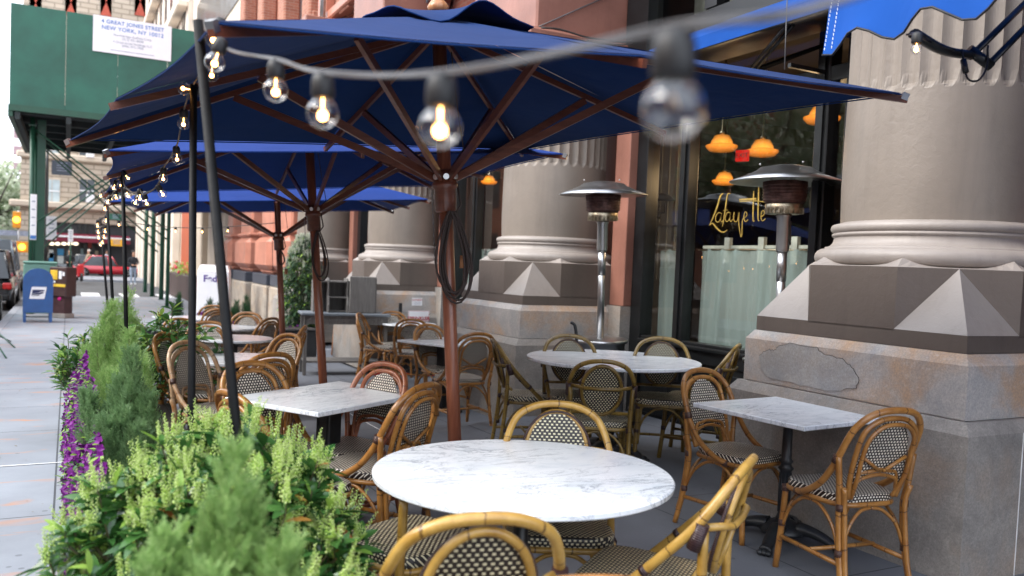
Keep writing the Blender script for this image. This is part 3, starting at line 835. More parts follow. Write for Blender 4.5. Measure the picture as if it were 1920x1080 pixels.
for bi, spans in {1: [(4.80, 6.24), (6.40, 6.86), (4.40, 4.62)], 2: [(9.1, 11.5)]}.items():
    for si, (a, b) in enumerate(spans):
        r = thing('cafe_curtain', clab[bi][si], 'curtain', (5.30, a, 0), 0, 'cafe curtains in the windows')
        k = MB(); L = b-a; n = int(L/.010); zs = [.80, 1.1, 1.4, 1.62, 1.685, 1.70, 1.715]
        rnd = random.Random(bi*7+si); f1, f2, f3 = rnd.uniform(0, 6), rnd.uniform(0, 6), rnd.uniform(0, 6)
        vs = []
        for zi, z in enumerate(zs):
            for i in range(n+1):
                y = L*i/n; amp = .022 if z < 1.6 else (.006 if z > 1.69 else .012)
                x = amp*(.9*math.sin(y*25+f1+2.6*math.sin(y*4.3+f2))+.35*math.sin(y*61+f3+z*1.5+2*math.sin(y*9)))+.02*math.sin(y*8+f2)*(1.75-z)
                vs.append((x, y, z))
        fs = [(j*(n+1)+i, j*(n+1)+i+1, (j+1)*(n+1)+i+1, (j+1)*(n+1)+i) for j in range(len(zs)-1) for i in range(n)]
        k.add(vs, fs, None, 0, True); k.build('cloth', cm, r)
        rod = MB(); rod.tube([(0, -.05, 1.708), (0, L+.05, 1.708)], .006, 8); rod.build('rod', M['brass'], r)
# white bench rail inside
m = MB(); m.box(5.62, 5.66, 4.3, 6.6, 1.735, 1.765); 
for y in (6.2, 5.75, 5.35): m.box(5.6, 5.64, y, y+.07, 1.60, 1.84)
M['cream2'] = plain('cream_rail', lin(190, 190, 178), .6)
o = m.build('banquette_rail', M['cream2']); tag(o, 'pale wooden rail running behind the wide window above the curtain', 'rail')
# pendant lamps
lampm = emit('lit_lamp_shade', (1., .30, .03, 1), .62)
lampbot = emit('lit_lamp_glass', (1., .34, .04, 1), .75)
def shade_mat(name, c, s0, s1):
    t = NT(name); sp = t.n('ShaderNodeSeparateXYZ'); t.l(t.coord('Object'), sp.inputs[0]); n = t.noise(t.coord('Object'), 9, 3)
    k = t.math('MULTIPLY_ADD', t.math('ABSOLUTE', t.math('SUBTRACT', sp.outputs[2], .02)), -4.2, 1.0); k = t.math('MAXIMUM', k, .12)
    lw = t.n('ShaderNodeLayerWeight'); lw.inputs[0].default_value = .5; e = t.math('SUBTRACT', 1.15, lw.outputs['Facing'])
    st = t.math('MULTIPLY', t.math('MULTIPLY', k, e), t.math('MULTIPLY_ADD', n, .6, s1)); em = t.n('ShaderNodeEmission'); em.inputs[0].default_value = c; t.l(st, em.inputs[1])
    t.l(em.outputs[0], t.out.inputs['Surface']); return t.m
lampm = shade_mat('lit_amber_glass', (1., .28, .03, 1), 0, .55); lampbot = shade_mat('lit_amber_glass_top', (1., .33, .04, 1), 0, .75)
def pendant():
    r = thing('pendant_lamp', 'x', 'lamp')
    s = MB(); s.lathe([(.05, .16), (.10, .15), (.145, .07), (.155, .03)], 28, cap=False); s.build('upper_shade', lampbot, r)
    s = MB(); s.lathe([(.155, .03), (.215, .015), (.215, -.01), (.165, -.06), (.01, -.075)], 28, cap=False); s.build('lower_shade', lampm, r)
    s = MB(); s.lathe([(.03, .16), (.04, .19), (.012, .22), (.008, 1.6)], 8); s.build('stem', M['brass'], r)
    return r
p0 = pendant()
pl = [((1353, 275), 8.3, 1.0, 'orange pendant lamp left of the exit sign inside the wide window'), ((1429, 284), 8.2, 1.0, 'orange pendant lamp right of the exit sign inside the wide window'),
      ((1541, 222), 7.3, 1., 'orange pendant lamp glowing just left of the nearest column'), ((1358, 340), 9.6, .9, 'small orange lamp added in place of a reflection below the other lamps'),  # last entry: lamp shape and light added in place of a reflection
      ((917, 341), 11.8, .75, 'orange pendant lamp in the window left of the second column')]
for i, (px, d, s, lb) in enumerate(pl):
    o = p0 if i == 0 else copy_tree(p0)
    o.location = at_d(px[0], px[1], d); s *= .72; o.scale = (s, s, s); o['label'] = lb; o['group'] = 'pendant lamps inside the restaurant'
for i, (px, d, s, lb) in enumerate(pl[:4]):
    L_ = bpy.data.lights.new('pendant_light', 'POINT'); L_.energy = 5; L_.color = (1, .66, .34); L_.shadow_soft_size = .2
    lo_ = bpy.data.objects.new('pendant_light', L_); col.objects.link(lo_); lo_.location = at_d(px[0], px[1], d)+Vector((0, 0, -.28))
def text_mesh(name, body, size, mat, parent=None, ext=.002, align='CENTER', space=1., loc=(0, 0, 0), rot=(0, 0, 0), bold=0.):
    cu = bpy.data.curves.new(name+'_curve', 'FONT'); cu.body = body; cu.size = size; cu.extrude = ext; cu.align_x = align; cu.align_y = 'CENTER'
    cu.space_character = space; cu.offset = bold; cu.space_line = .95
    tmp = bpy.data.objects.new(name+'_tmp', cu); col.objects.link(tmp)
    dg = bpy.context.evaluated_depsgraph_get(); me = bpy.data.meshes.new_from_object(tmp.evaluated_get(dg)); me.name = name
    bpy.data.objects.remove(tmp); me.materials.clear(); me.materials.append(mat)
    o = bpy.data.objects.new(name, me); col.objects.link(o); o.location = loc; o.rotation_euler = rot
    if parent is not None: o.parent = parent
    return o
ex = thing('exit_sign', 'small red lit exit sign between two orange lamps', 'sign', at_d(1392, 292, 7.9), R(-62))
ex.scale = (.7, .7, .7)
s = MB(); s.box(-.09, .09, -.02, .02, -.075, .075, bev=.006); s.build('case', emit('exit_red', (1, .02, .015, 1), .33), ex)
text_mesh('lettering', 'EXIT', .085, M['room'], ex, .002, loc=(0, -.022, 0), rot=(PI/2, 0, 0))
# sconce behind the slim pane
sc = thing('wall_sconce', 'black swing-arm wall sconce behind the slim window pane', 'lamp', on_X(1232, 400, 5.72))
s = MB(); s.box(-.02, .02, -.045, .045, -.06, .06, bev=.004); s.build('back_plate', M['iron'], sc)
s = MB(); s.tube([(-.01, -.02, .10), (-.02, -.02, -.25), (-.02, 0, -.32)], .011, 8); s.tube([(0, 0, 0), (-.03, -.17, .0), (-.03, -.17, .1)], .008, 8); s.build('arm', M['iron'], sc)
s = MB(); s.lathe([(.15, .14), (.09, .19), (.02, .21)], 20, (-.03, -.1, 0), cap=False); s.build('shade', M['iron'], sc)

# gold script on the glass: "Lafayette"
def px2(x, y): return (960+x/3.085, 350+y/3.085)
gold = plain('gold_leaf', (.62, .42, .10, 1), .35, .6, .2, 30, .05)
strokes = [
 ([(1222, 38), (1205, 55), (1185, 120), (1160, 185), (1140, 225)], [1.2, 3.2, 3.4, 2.6, .8]),
 ([(1140, 225), (1160, 212), (1180, 235), (1205, 258), (1228, 262), (1246, 248)], [.8, 2.6, 3.6, 3.8, 2.6, .8]),
 ([(1212, 155), (1195, 150), (1180, 168), (1178, 195), (1190, 205), (1204, 190), (1213, 155), (1207, 190), (1214, 204), (1224, 190)], 1.7),
 ([(1262, 40), (1248, 42), (1240, 80), (1232, 140), (1222, 205), (1216, 232)], [1, 2, 2.4, 2.4, 2, .8]), ([(1220, 138), (1250, 134)], 1.3),
 ([(1262, 152), (1247, 148), (1236, 168), (1234, 193), (1244, 202), (1256, 188), (1264, 152), (1259, 188), (1266, 202), (1276, 188)], 1.7),
 ([(1284, 148), (1282, 190), (1294, 203), (1306, 190), (1312, 150), (1311, 200), (1318, 262), (1325, 290), (1330, 262), (1332, 200), (1340, 180)], 1.9),
 ([(1342, 182), (1358, 166), (1356, 148), (1346, 150), (1341, 180), (1350, 202), (1366, 190)], 1.7),
 ([(1398, 25), (1396, 80), (1394, 190), (1404, 198)], [1.2, 2.8, 2.6, .8]), ([(1427, -5), (1425, 60), (1423, 185), (1433, 196)], [1.2, 2.8, 2.6, .8]),
 ([(1316, 86), (1400, 82), (1466, 88)], 1.7),
 ([(1440, 176), (1458, 160), (1457, 140), (1446, 142), (1440, 175), (1448, 198), (1466, 184)], 1.7)]
gl = MB()
for pts_, w in strokes:
    if isinstance(w, (int, float)): w = [w]*len(pts_)
    P = [Vector((x, y, 0)) for x, y in pts_]; S = spline(P, 6); n = len(S)
    Wd = [w[min(len(w)-1, int(i/6))]*(1-(i/6 % 1))+w[min(len(w)-1, int(i/6)+1)]*(i/6 % 1) for i in range(n)]
    L = []; Rr = []
    for i in range(n):
        t = (S[min(n-1, i+1)]-S[max(0, i-1)]).normalized(); nn = Vector((-t.y, t.x, 0))
        for arr, sg in ((L, 1), (Rr, -1)):
            q = S[i]+nn*Wd[i]*sg*1.15; x, y = px2(q.x, q.y); arr.append(on_X(x, y, XW+.0115))
    for i in range(n-1): gl.quad(L[i], L[i+1], Rr[i+1], Rr[i])
bp(gl, 'gold_lettering', gold)
sm = MB()
for k in range(6):   # small gilt lines above the name
    a = on_X(1386+k*0, 0, XW); 
bp(MB().quad(on_X(1386, 373, XW+.012), on_X(1418, 371, XW+.012), on_X(1418, 374, XW+.012), on_X(1386, 376, XW+.012)), 'gold_rule', gold)

# ================================================================== awnings
aw = thing('retracted_awning', 'blue fabric awning over the lettered window, seen from below', 'awning', (5.1, 5.5, 3.5))
def rel(o, r):
    o.parent = r; o.matrix_parent_inverse = Matrix.Translation(r.location).inverted(); return o
m = MB(); za = on_X(1400, 64, 4.5).z
y0, y1 = 2.9, 6.46
zt = za+.10
n = 30
for k in range(n):
    a, b = y0+(y1-y0)*k/n, y0+(y1-y0)*(k+1)/n
    m.quad((4.5, a, za), (4.5, b, za), (4.5, b, zt), (4.5, a, zt)); m.quad((4.5, a, zt), (4.5, b, zt), (5.05, b, zt+.30), (5.05, a, zt+.30))
rel(m.build('fabric', M['awning']), aw)
m = MB(); m.box(4.515, 4.57, y0, y1, za+.0, za+.05, bev=.01); m.box(4.98, 5.045, y0, y1, 3.42, 3.60, bev=.01); m.box(4.52, 5.0, y0+.01, y1-.01, za+.04, za+.055)
rel(m.build('frame', M['black_frame']), aw)
m = MB()
for yy, yb in ((4.55, 5.15), (3.5, 4.1)):
    m.box(4.6, 4.95, yy, yy+.03, 3.0, 3.03)
    for dx in (0, .05): m.tube([(4.55+dx, yy, 3.30), (4.75+dx, yb, 3.10), (5.04, yy+.1, 3.25)], .016, 8)
rel(m.build('folding_arm', M['black_frame']), aw)
m = MB(); m.tube([on_X(1476, 0, 4.3), on_X(1471, 130, 4.3)], .004, 6)
o = m.build('hanging_cable', M['cord']); tag(o, 'thin grey cable hanging from the retracted awning beside the umbrella edge', 'cable')
m = MB(); a = on_Y(1010, 50, 7.28); b = on_Y(1150, -12, 7.28); m.tube([a, b], .006, 6)
o = m.build('overhead_wire', M['cord']); tag(o, 'thin wire stretched over the terracotta pier above the ledge', 'wire')
m = MB(); P = [on_Y(x, y, 7.15) for x, y in ((1015, 52), (1050, 55), (1100, 70), (1140, 76), (1175, 78), (1200, 72), (1230, 74))]
m.tube(spline(P, 4), .010, 6); m.tube(spline([p+Vector((0, -.01, -.03)) for p in P[2:]], 4), .007, 6)
o = m.build('string_light_cable', M['cord_dark']); tag(o, 'dark cables lying along the stone ledge under the upper window', 'cable')

aw = thing('scalloped_awning', 'bright blue awning with scalloped valance and black folding arm at the top right', 'awning', (4.9, .8, 3.3))
m = MB(); n = 110; Y0, Y1 = -2.6, 2.392; X = 2.60
zb0 = on_X(1552, 104, X).z; vs = []; zt = zb0+.34
rows = 7
for j in range(rows):
    for i in range(n+1):
        y = Y1+(Y0-Y1)*i/n; d = Y1-y
        zb = zb0+.02-.034*(math.cos(2*PI*(d-.02)/.30)) if d > .03 else zb0
        zb += .008*math.sin(d*5)
        t = j/(rows-1); z = zb*(1-t)+zt*t
        x = X+.020*math.sin(d*21+1)*(1-t)+.010*math.sin(d*8+t*3)-.035*(1-t)
        vs.append((x, y, z))
fs = [(j*(n+1)+i, j*(n+1)+i+1, (j+1)*(n+1)+i+1, (j+1)*(n+1)+i) for j in range(rows-1) for i in range(n)]
m.add(vs, fs, None, 0, True)
m.add([(X+.01, Y1, zt), (X+.01, Y0, zt), (5.0, Y0, 3.5), (5.0, Y1, 3.5)], [(0, 1, 2, 3)], None, 0)
rel(m.build('valance', M['awning']), aw)
m = MB(); m.tube([Vector(v)+Vector((-.002, 0, 0)) for v in vs[:n+1]], .0045, 6); rel(m.build('piping', M['black_plastic']), aw)
m = MB()
for off in (.028, .028+.034):
    for k in range(22):
        a = zb0+.01+k*.016
        xx = X-.035*(1-k/22)+.006
        m.box(xx-.012, xx-.009, Y1-off-.0008-.012*(k/22), Y1-off+.0008-.012*(k/22), a, a+.010)
rel(m.build('stitching', M['white']), aw)
m = MB(); m.box(X+.04, X+.09, Y0, Y1-.03, zt-.08, zt-.02, bev=.01); rel(m.build('front_bar', M['black_frame']), aw)
m = MB()
P0 = on_X(1712, 62, 2.68); E1 = on_X(1822, 104, 2.98); P2 = on_X(1938, -10, 3.5)
arm_a = spline([P0, P0*.5+E1*.5+Vector((0, 0, -.02)), E1], 6)
m.tube(arm_a, .017, 8, flat=1.4)
for o_ in (Vector((0, 0, 0)), Vector((.05, -.035, -.035))):
    m.tube([E1+o_, P2+o_], .013, 8)
m.tube([E1+Vector((-.02, 0, .02)), E1+Vector((.06, -.04, -.04))], .02, 8)
rel(m.build('folding_arm', M['black_frame']), aw)
m = MB(); c_ = spline([on_X(1803, 92, 2.9), on_X(1808, 120, 2.9), on_X(1815, 148, 2.9), on_X(1835, 150, 2.95), on_X(1850, 125, 3.), on_X(1852, 85, 3.)], 6); m.tube(c_, .004, 6)
m.tube([on_X(1806, 112, 2.89), on_X(1811, 136, 2.89)], .011, 8)
rel(m.build('plug_cable', M['black_plastic']), aw)

# ================================================================== patio heaters
def heater():
    r = thing('patio_heater', 'x', 'patio heater')
    s = MB(); s.lathe([(.23, .0), (.235, .02), (.235, .46), (.225, .48), (.225, .60), (.235, .62), (.235, .74), (.26, .745), (.262, .775), (.25, .78), (.03, .785)], 40); s.build('tank_housing', M['steel'], r)
    s = MB(); s.lathe([(.033, .78), (.033, 1.62)], 20); s.lathe([(.037, 1.38), (.037, 1.62)], 20); s.build('post', M['steel'], r)
    s = MB(); s.lathe([(.044, 1.60), (.050, 1.62), (.050, 1.86), (.058, 1.87), (.058, 1.885)], 20); s.box(.03, .065, -.02, .02, 1.70, 1.84, bev=.004); s.build('valve_housing', M['steel'], r)
    s = MB(); s.lathe([(.10, 1.885), (.135, 1.89), (.14, 1.96), (.135, 1.965)], 32)
    for k in range(24):
        a = 2*PI*k/24; s.box(-.004, .004, .136, .143, 1.89, 1.93, M=Matrix.Rotation(a, 4, 'Z'))
    s.build('burner_ring', M['brass'], r)
    s = MB(); s.lathe([(.14, 1.965), (.155, 2.0), (.155, 2.04), (.165, 2.13), (.10, 2.14)], 32)
    for k in range(6): s.lathe([(.158+k*.001, 1.985+k*.022), (.163+k*.001, 1.990+k*.022), (.158+k*.001, 1.995+k*.022)], 32, cap=False)
    s.build('burner', M['burner'], r)
    s = MB()
    for k in range(3):
        a = 2*PI*k/3+.4; s.tube([(.1*math.cos(a), .1*math.sin(a), 2.13), (.12*math.cos(a), .12*math.sin(a), 2.20)], .006, 6)
        s.ball((.19*math.cos(a), .19*math.sin(a), 2.262), .008, 6, 4)
    s.build('standoff', M['steel'], r)
    s = MB()
    pr = [(.412, 2.125), (.415, 2.132), (.30, 2.175), (.22, 2.212), (.19, 2.235), (.10, 2.252), (.0005, 2.256)]
    s.lathe(pr, 8*6, cap=False, smooth=True); s.lathe([(.40, 2.123), (.28, 2.168), (.2, 2.2), (.0005, 2.24)], 48, cap=False)
    s.lathe([(.40, 2.123), (.412, 2.125)], 48, cap=False)
    s.build('reflector', M['steel_dull'], r)
    return r
h0 = heater(); L = at_d(1136, 640, 8.0)
h0.location = (4.50, 6.66, gxy(4.5, 6.6)-.0); h0['label'] = 'first patio heater, standing between the second column and the window behind the round table'; h0['group'] = 'patio heaters'
h0.rotation_euler = (0, R(-2.5), .4)
h1 = copy_tree(h0); h1.location = (4.82, 4.72, gxy(4.8, 4.72)+.05); h1.rotation_euler = (0, R(-1), 0); h1['label'] = 'nearer patio heater, half hidden by the nearest column'
# ================================================================== chairs
def plate(outline, z0, z1, crown=.0, mi=0, rings=4, round_=.006):
    """rounded slab from an outline with soft top"""
    m = MB(); n = len(outline); cx = sum(p[0] for p in outline)/n; cy = sum(p[1] for p in outline)/n
    lay = []
    prof = [(1.0-round_*1.5, z0), (1.0, z0+round_), (1.0, z1-round_), (.985, z1-round_*.3), (.96, z1)]
    prof += [(.96*(1-k/rings), z1+crown*(1-(1-k/rings)**2)) for k in range(1, rings)]
    vs = []
    for s, z in prof: vs += [(cx+(x-cx)*s, cy+(y-cy)*s, z) for x, y in outline]
    vs.append((cx, cy, z1+crown))
    fs = [tuple(reversed(range(n)))]
    for i in range(len(prof)-1):
        for k in range(n):
            k2 = (k+1) % n; fs.append((i*n+k, i*n+k2, (i+1)*n+k2, (i+1)*n+k))
    b = (len(prof)-1)*n; top = len(vs)-1
    for k in range(n): fs.append((b+k, b+(k+1) % n, top))
    return m.add(vs, fs, None, mi, True)
def seat_outline(wf, wb, yf, yb, n=40, e=3.2):
    out = []
    for k in range(n):
        a = 2*PI*k/n; c, s = math.cos(a), math.sin(a)
        x = math.copysign(abs(c)**(2/e), c); y = math.copysign(abs(s)**(2/e), s)
        w = wb+(wf-wb)*(y+1)/2
        out.append((x*w, (yf+yb)/2+y*(yf-yb)/2))
    return out
def back_y(z): return -.185-.27*(z-.45)-.03*max(0, z-.45)**2
def hoop(keys, n=7):   # keys for x>=0 from bottom to top centre; mirrored
    right = keys; left = [(-x, y, z) for x, y, z in reversed(keys[:-1])]
    return spline(right+left, n)
def wrap(m, p, d, r, ln=.03, seg=9):
    d = Vector(d).normalized()*ln/2; p = Vector(p); m.tube([p-d, p+d], r, seg)
def make_chair(kind, frame, name='bistro_chair'):
    r = thing(name, 'x', 'chair')
    A = kind == 'A'
    fm = M[frame]
    out = seat_outline(.215, .188, .225, -.185, e=4.2) if A else seat_outline(.225, .195, .225, -.195, e=5.5)
    plate(out, .432, .472 if A else .476, .004).build('seat', M['seatA'] if A else M['seatB'], r)
    m = MB(); m.tube([(x*1.0, y*1.0, .425) for x, y in out], .0125, 8, closed=True)
    m.build('seat_frame', fm, r)
    if A:
        m = MB(); H1 = hoop([(.205, .10, .425), (.222, .02, .448), (.228, -.09, .515), (.226, -.168, .61), (.222, -.205, .68), (.200, -.262, .80), (.125, -.300, .872), (0, -.312, .892)])
        m.tube(H1, .0162, 10)
        m.build('outer_hoop', fm, r)
        m = MB()
        for w, t, rr, bo in ((.170, .853, .0130, 0), (.148, .826, .0105, .022)):
            m.tube(hoop([(w*.86, back_y(.46), .46), (w*.97, back_y(.56)-bo, .56), (w, back_y(.66)-bo, .66), (w*.93, back_y(t-.075)-bo, t-.075), (w*.55, back_y(t-.015)-bo, t-.015), (0, back_y(t)-bo, t)]), rr, 8)
        for t, dz in ((.575, 0), (.600, 0)):
            m.tube(hoop([(.138, back_y(.49)-.0, .495+dz), (.115, back_y(.55), .548+dz*0+(.0 if t < .58 else .03)), (.06, back_y(t-.01), t-.008), (0, back_y(t), t)]), .0095, 8)
        m.build('inner_hoop', fm, r)
        # woven panel
        p = MB(); rows = 16; cols = 10; vs = []
        zb = lambda x: .600-.75*x*x*6*.6
        for j in range(rows+1):
            for i in range(cols+1):
                u = -1+2*i/cols; t = j/rows
                w = .158
                z_top = .60+.240*math.sqrt(max(0, 1-abs(u)**2.3)); x = u*w
                z_bot = .592-.085*abs(u)**2
                z = z_bot+(z_top-z_bot)*t
                vs.append((x, back_y(z)+.002, z))
        fs = [(j*(cols+1)+i, j*(cols+1)+i+1, (j+1)*(cols+1)+i+1, (j+1)*(cols+1)+i) for j in range(rows) for i in range(cols)]
        p.add(vs, fs, None, 0, True)
        p.build('woven_panel', M['weaveA'], r)
        m = MB()
        for s in (-1, 1): m.tube([(s*.128, back_y(.665)-.012, .665), (s*.008, back_y(.60)-.014, .596)], .0088, 8)
        m.build('back_slat', fm, r)
    else:
        m = MB(); H1 = hoop([(.212, .09, .432), (.222, -.03, .55), (.228, -.15, .675), (.222, -.205, .745), (.180, -.262, .832), (.10, -.291, .876), (0, -.300, .888)])
        m.tube(H1, .0158, 10); m.build('outer_hoop', fm, r)
        yb = lambda z: -.185-.26*(z-.45)
        ring = []
        for k in range(36):
            a = 2*PI*k/36; z = .690+.165*math.sin(a); ring.append((.137*math.cos(a), yb(z), z))
        m = MB(); m.tube(ring, .0125, 9, closed=True)
        m.build('oval_hoop', fm, r)
        m = MB()
        m.tube([(-.225, -.192, .712), (-.12, yb(.712)-.022, .705), (0, yb(.712)-.026, .702), (.12, yb(.712)-.022, .705), (.225, -.192, .712)], .0125, 9)
        m.tube([(-.215, -.17, .530), (.215, -.17, .530)], .0115, 8)
        m.build('cross_rail', fm, r)
        p = MB(); n = 36; vs = [(0, yb(.69)+.008, .69)]
        for s in (.5, 1.0):
            for k in range(n):
                a = 2*PI*k/n; z = .690+.168*s*math.sin(a); vs.append((.152*s*math.cos(a), yb(z)+.010, z))
        fs = [(0, 1+k, 1+(k+1) % n) for k in range(n)]+[(1+k, 1+n+k, 1+n+(k+1) % n, 1+(k+1) % n) for k in range(n)]
        p.add(vs, fs, None, 0, True); p.build('woven_panel', M['weaveB'], r)
        ed = MB(); ed.tube(vs[1+n:], .006, 7, closed=True); ed.build('panel_edging', M['bindingB'], r)
    bm = MB()
    rg = .0118 if A else .0145
    for s in (-1, 1):
        # rear leg: a pair of rods
        m = MB()
        if A:
            m.tube(spline([(s*.232, -.205, .665), (s*.212, -.200, .52), (s*.198, -.192, .40), (s*.203, -.215, .20), (s*.215, -.262, .0)], 5), .0155, 8)
            m.tube(spline([(s*.205, -.225, .52), (s*.186, -.214, .42), (s*.190, -.24, .18), (s*.196, -.262, .075)], 4), .0135, 8)
        else:
            m.tube(spline([(s*.216, -.205, .70), (s*.206, -.205, .45), (s*.206, -.225, .22), (s*.212, -.255, .0)], 5), .0160, 8)
        m.build('leg', fm, r)
        m = MB()
        m.tube(spline([(s*.192, .195, .43), (s*.196, .205, .25), (s*.206, .226, .0)], 4), .0165 if A else .0165, 8)
        if not A: m.tube(spline([(s*.168, .195, .43), (s*.178, .203, .25), (s*.186, .21, .14)], 4), .012, 8)
        m.build('leg', fm, r)
        for p_, d_ in (((s*.200, -.20, .425), (0, 0, 1)), ((s*.203, -.212, .215), (0, -.1, 1)), ((s*.196, .205, .235), (0, .1, 1)), ((s*.193, .197, .415), (0, 0, 1))):
            wrap(bm, p_, d_, .0195, .032)
        wrap(bm, (s*.226, -.19, .65 if A else .685), (0, -.3, 1), .023, .036 if A else .085)
        if A: wrap(bm, (s*.206, .09, .425), (0, 1, 0), .019, .03)
        else:
            wrap(bm, (s*.212, .09, .43), (0, 1, 0), .022, .05); wrap(bm, (s*.222, -.03, .55), (0, -1, 1), .0195, .02)
    # arched braces under the seat
    m = MB()
    for s in (-1, 1):
        m.tube(spline([(s*.200, .195, .225), (s*.198, .15, .325), (s*.196, .07, .395), (s*.195, .0, .41)], 5), .009, 7)
        m.tube(spline([(s*.202, -.205, .225), (s*.198, -.155, .325), (s*.196, -.07, .395), (s*.195, -.0, .41)], 5), .009, 7)
        m.tube(spline([(s*.190, .205, .225), (s*.145, .208, .33), (s*.07, .21, .395), (0, .212, .41)], 5), .009, 7)
        m.tube(spline([(s*.190, -.215, .225), (s*.145, -.205, .33), (s*.07, -.19, .395), (0, -.185, .41)], 5), .009, 7)
    m.build('arched_brace', fm, r)
    m = MB()
    for s in (-1, 1): m.tube([(s*.204, -.235, .165), (s*.200, .212, .165)], .0120, 7)
    m.tube([(-.202, -.02, .172), (.202, -.02, .172)], .0105, 7)
    m.build('stretcher', fm, r)
    bm.build('binding', M['binding'] if A else M['bindingB'], r)
    return r
protos = {}
def chair(px, py, heading, label, kind='A', frame=None, group=None, h=.892, sc=1.0, dist=None):
    frame = frame or ('rattan' if kind == 'A' else 'bamboo'); key = (kind, frame)
    if key not in protos: protos[key] = make_chair(kind, frame); r = protos[key]
    else: r = copy_tree(protos[key])
    if dist: top = at_d(px, py, dist)
    else: top = on_h(px, py, h)
    a = R(heading-90); off = Vector((0, -.31 if kind == 'A' else -.30, 0)); off.rotate(Matrix.Rotation(a, 3, 'Z'))
    loc = top-off; loc.z = gxy(loc.x, loc.y)+.004
    r.location = loc; r.rotation_euler = (0, 0, a); r.scale = (.95 if kind == 'A' else .95, 1, 1)
    r['label'] = label
    r['group'] = group or ('amber rattan bistro chairs with brown and cream weave' if kind == 'A' else 'olive bamboo bistro chairs with black and cream weave')
    return r
chair(912, 972, 76, 'bamboo chair at the bottom edge, its woven back turned to us', 'B', 'bamboo_gold')
chair(1045, 757, 243, 'bamboo chair facing us from the far side of the nearest round marble table', 'B', 'bamboo_gold')
chair(1409, 864, 127, 'bamboo chair seen edge-on at the lower right of the nearest round table', 'B', 'bamboo_gold')
chair(1128, 1096, 66, 'rattan chair of which only the top of the hoop shows at the bottom edge', 'A', 'rattan')
chair(1131, 681, 58, 'bamboo chair, oval back to us, in front of the round table by the window', 'B')
chair(1066, 627, 250, 'bamboo chair facing us at the far left of the window-side round table', 'B')
chair(1241, 632, 236, 'bamboo chair at the far right of the window-side round table, facing us', 'B')
chair(924, 648, -19, 'bamboo chair seen sideways, leaning back left of the window-side round table', 'B')
chair(1386, 655, 129, 'bamboo chair seen sideways between the window-side round table and the nearest pedestal', 'B')
chair(1312, 697, 278, 'amber rattan chair on the left of the small square table by the nearest pedestal')
chair(1682, 771, 82, 'amber rattan chair against the stone pedestal, back turned to us')
chair(800, 722, 126, 'dark honey rattan chair, back turned, at the right end of the square marble table')
chair(727, 685, 206, 'reddish rattan chair facing left behind the square marble table', 'A', 'rattan_red')
chair(466, 684, 294, 'rattan chair facing us behind the left corner of the square marble table')
chair(512, 664, 112, 'rattan chair just behind the one at the left corner of the square table, turned away')
chair(430, 738, 16, 'rattan chair low in front of the square table, half hidden by the pale shrub')
chair(546, 629, 205, 'rattan chair with a light woven back left of the second umbrella pole')
chair(349, 644, 306, 'rattan chair with a worn whitish hoop directly behind the upright black pole', 'A', 'rattan_pale')
chair(305, 628, 324, 'rattan chair turned sideways against the hedge, leftmost of all the chairs')
chair(393, 606, 246, 'rattan chair facing us between the two thin round tables on the left')
chair(335, 600, 290, 'rattan chair beside the hedge, behind the leftmost chair')
chair(401, 573, 84, 'farthest rattan chair by the black planter, back turned to us')
chair(411, 580, 100, 'rattan chair overlapping the farthest one by the black planter')
chair(466, 588, 238, 'rattan chair with pale weave facing us in front of the third umbrella pole')
chair(510, 597, 132, 'rattan chair seen obliquely to the right of the third umbrella pole')
chair(572, 613, 158, 'rattan chair of which only a thin edge shows beside the second umbrella pole')
chair(672, 589, -32, 'rattan chair standing sideways alone in front of the grey shelf stand')
chair(735, 586, 262, 'rattan chair facing us behind the far round table near the sprinkler sign')
chair(772, 599, 66, 'rattan chair, back to us, in front of the far round table near the sprinkler sign')
chair(801, 611, 282, 'rattan chair facing us behind the small square table by the main umbrella pole')
chair(897, 625, 92, 'rattan chair with crossed slats, back turned to us just right of the main umbrella pole')

p = on_h(765, 1012, .465); b2 = copy_tree(protos[('B', 'bamboo_gold')]); b2.location = (p.x, p.y, gxy(p.x, p.y)+.004); b2.rotation_euler = (0, 0, R(-70)); b2.name = 'woven_stool'
tag(b2, 'low woven stool showing between the flowering shrub and the bottom bamboo chair', 'stool', 'woven stools')
for ch in list(b2.children):
    if ch.name.split('.')[0] in ('outer_hoop', 'oval_hoop', 'cross_rail', 'woven_panel', 'panel_edging', 'binding'): bpy.data.objects.remove(ch)
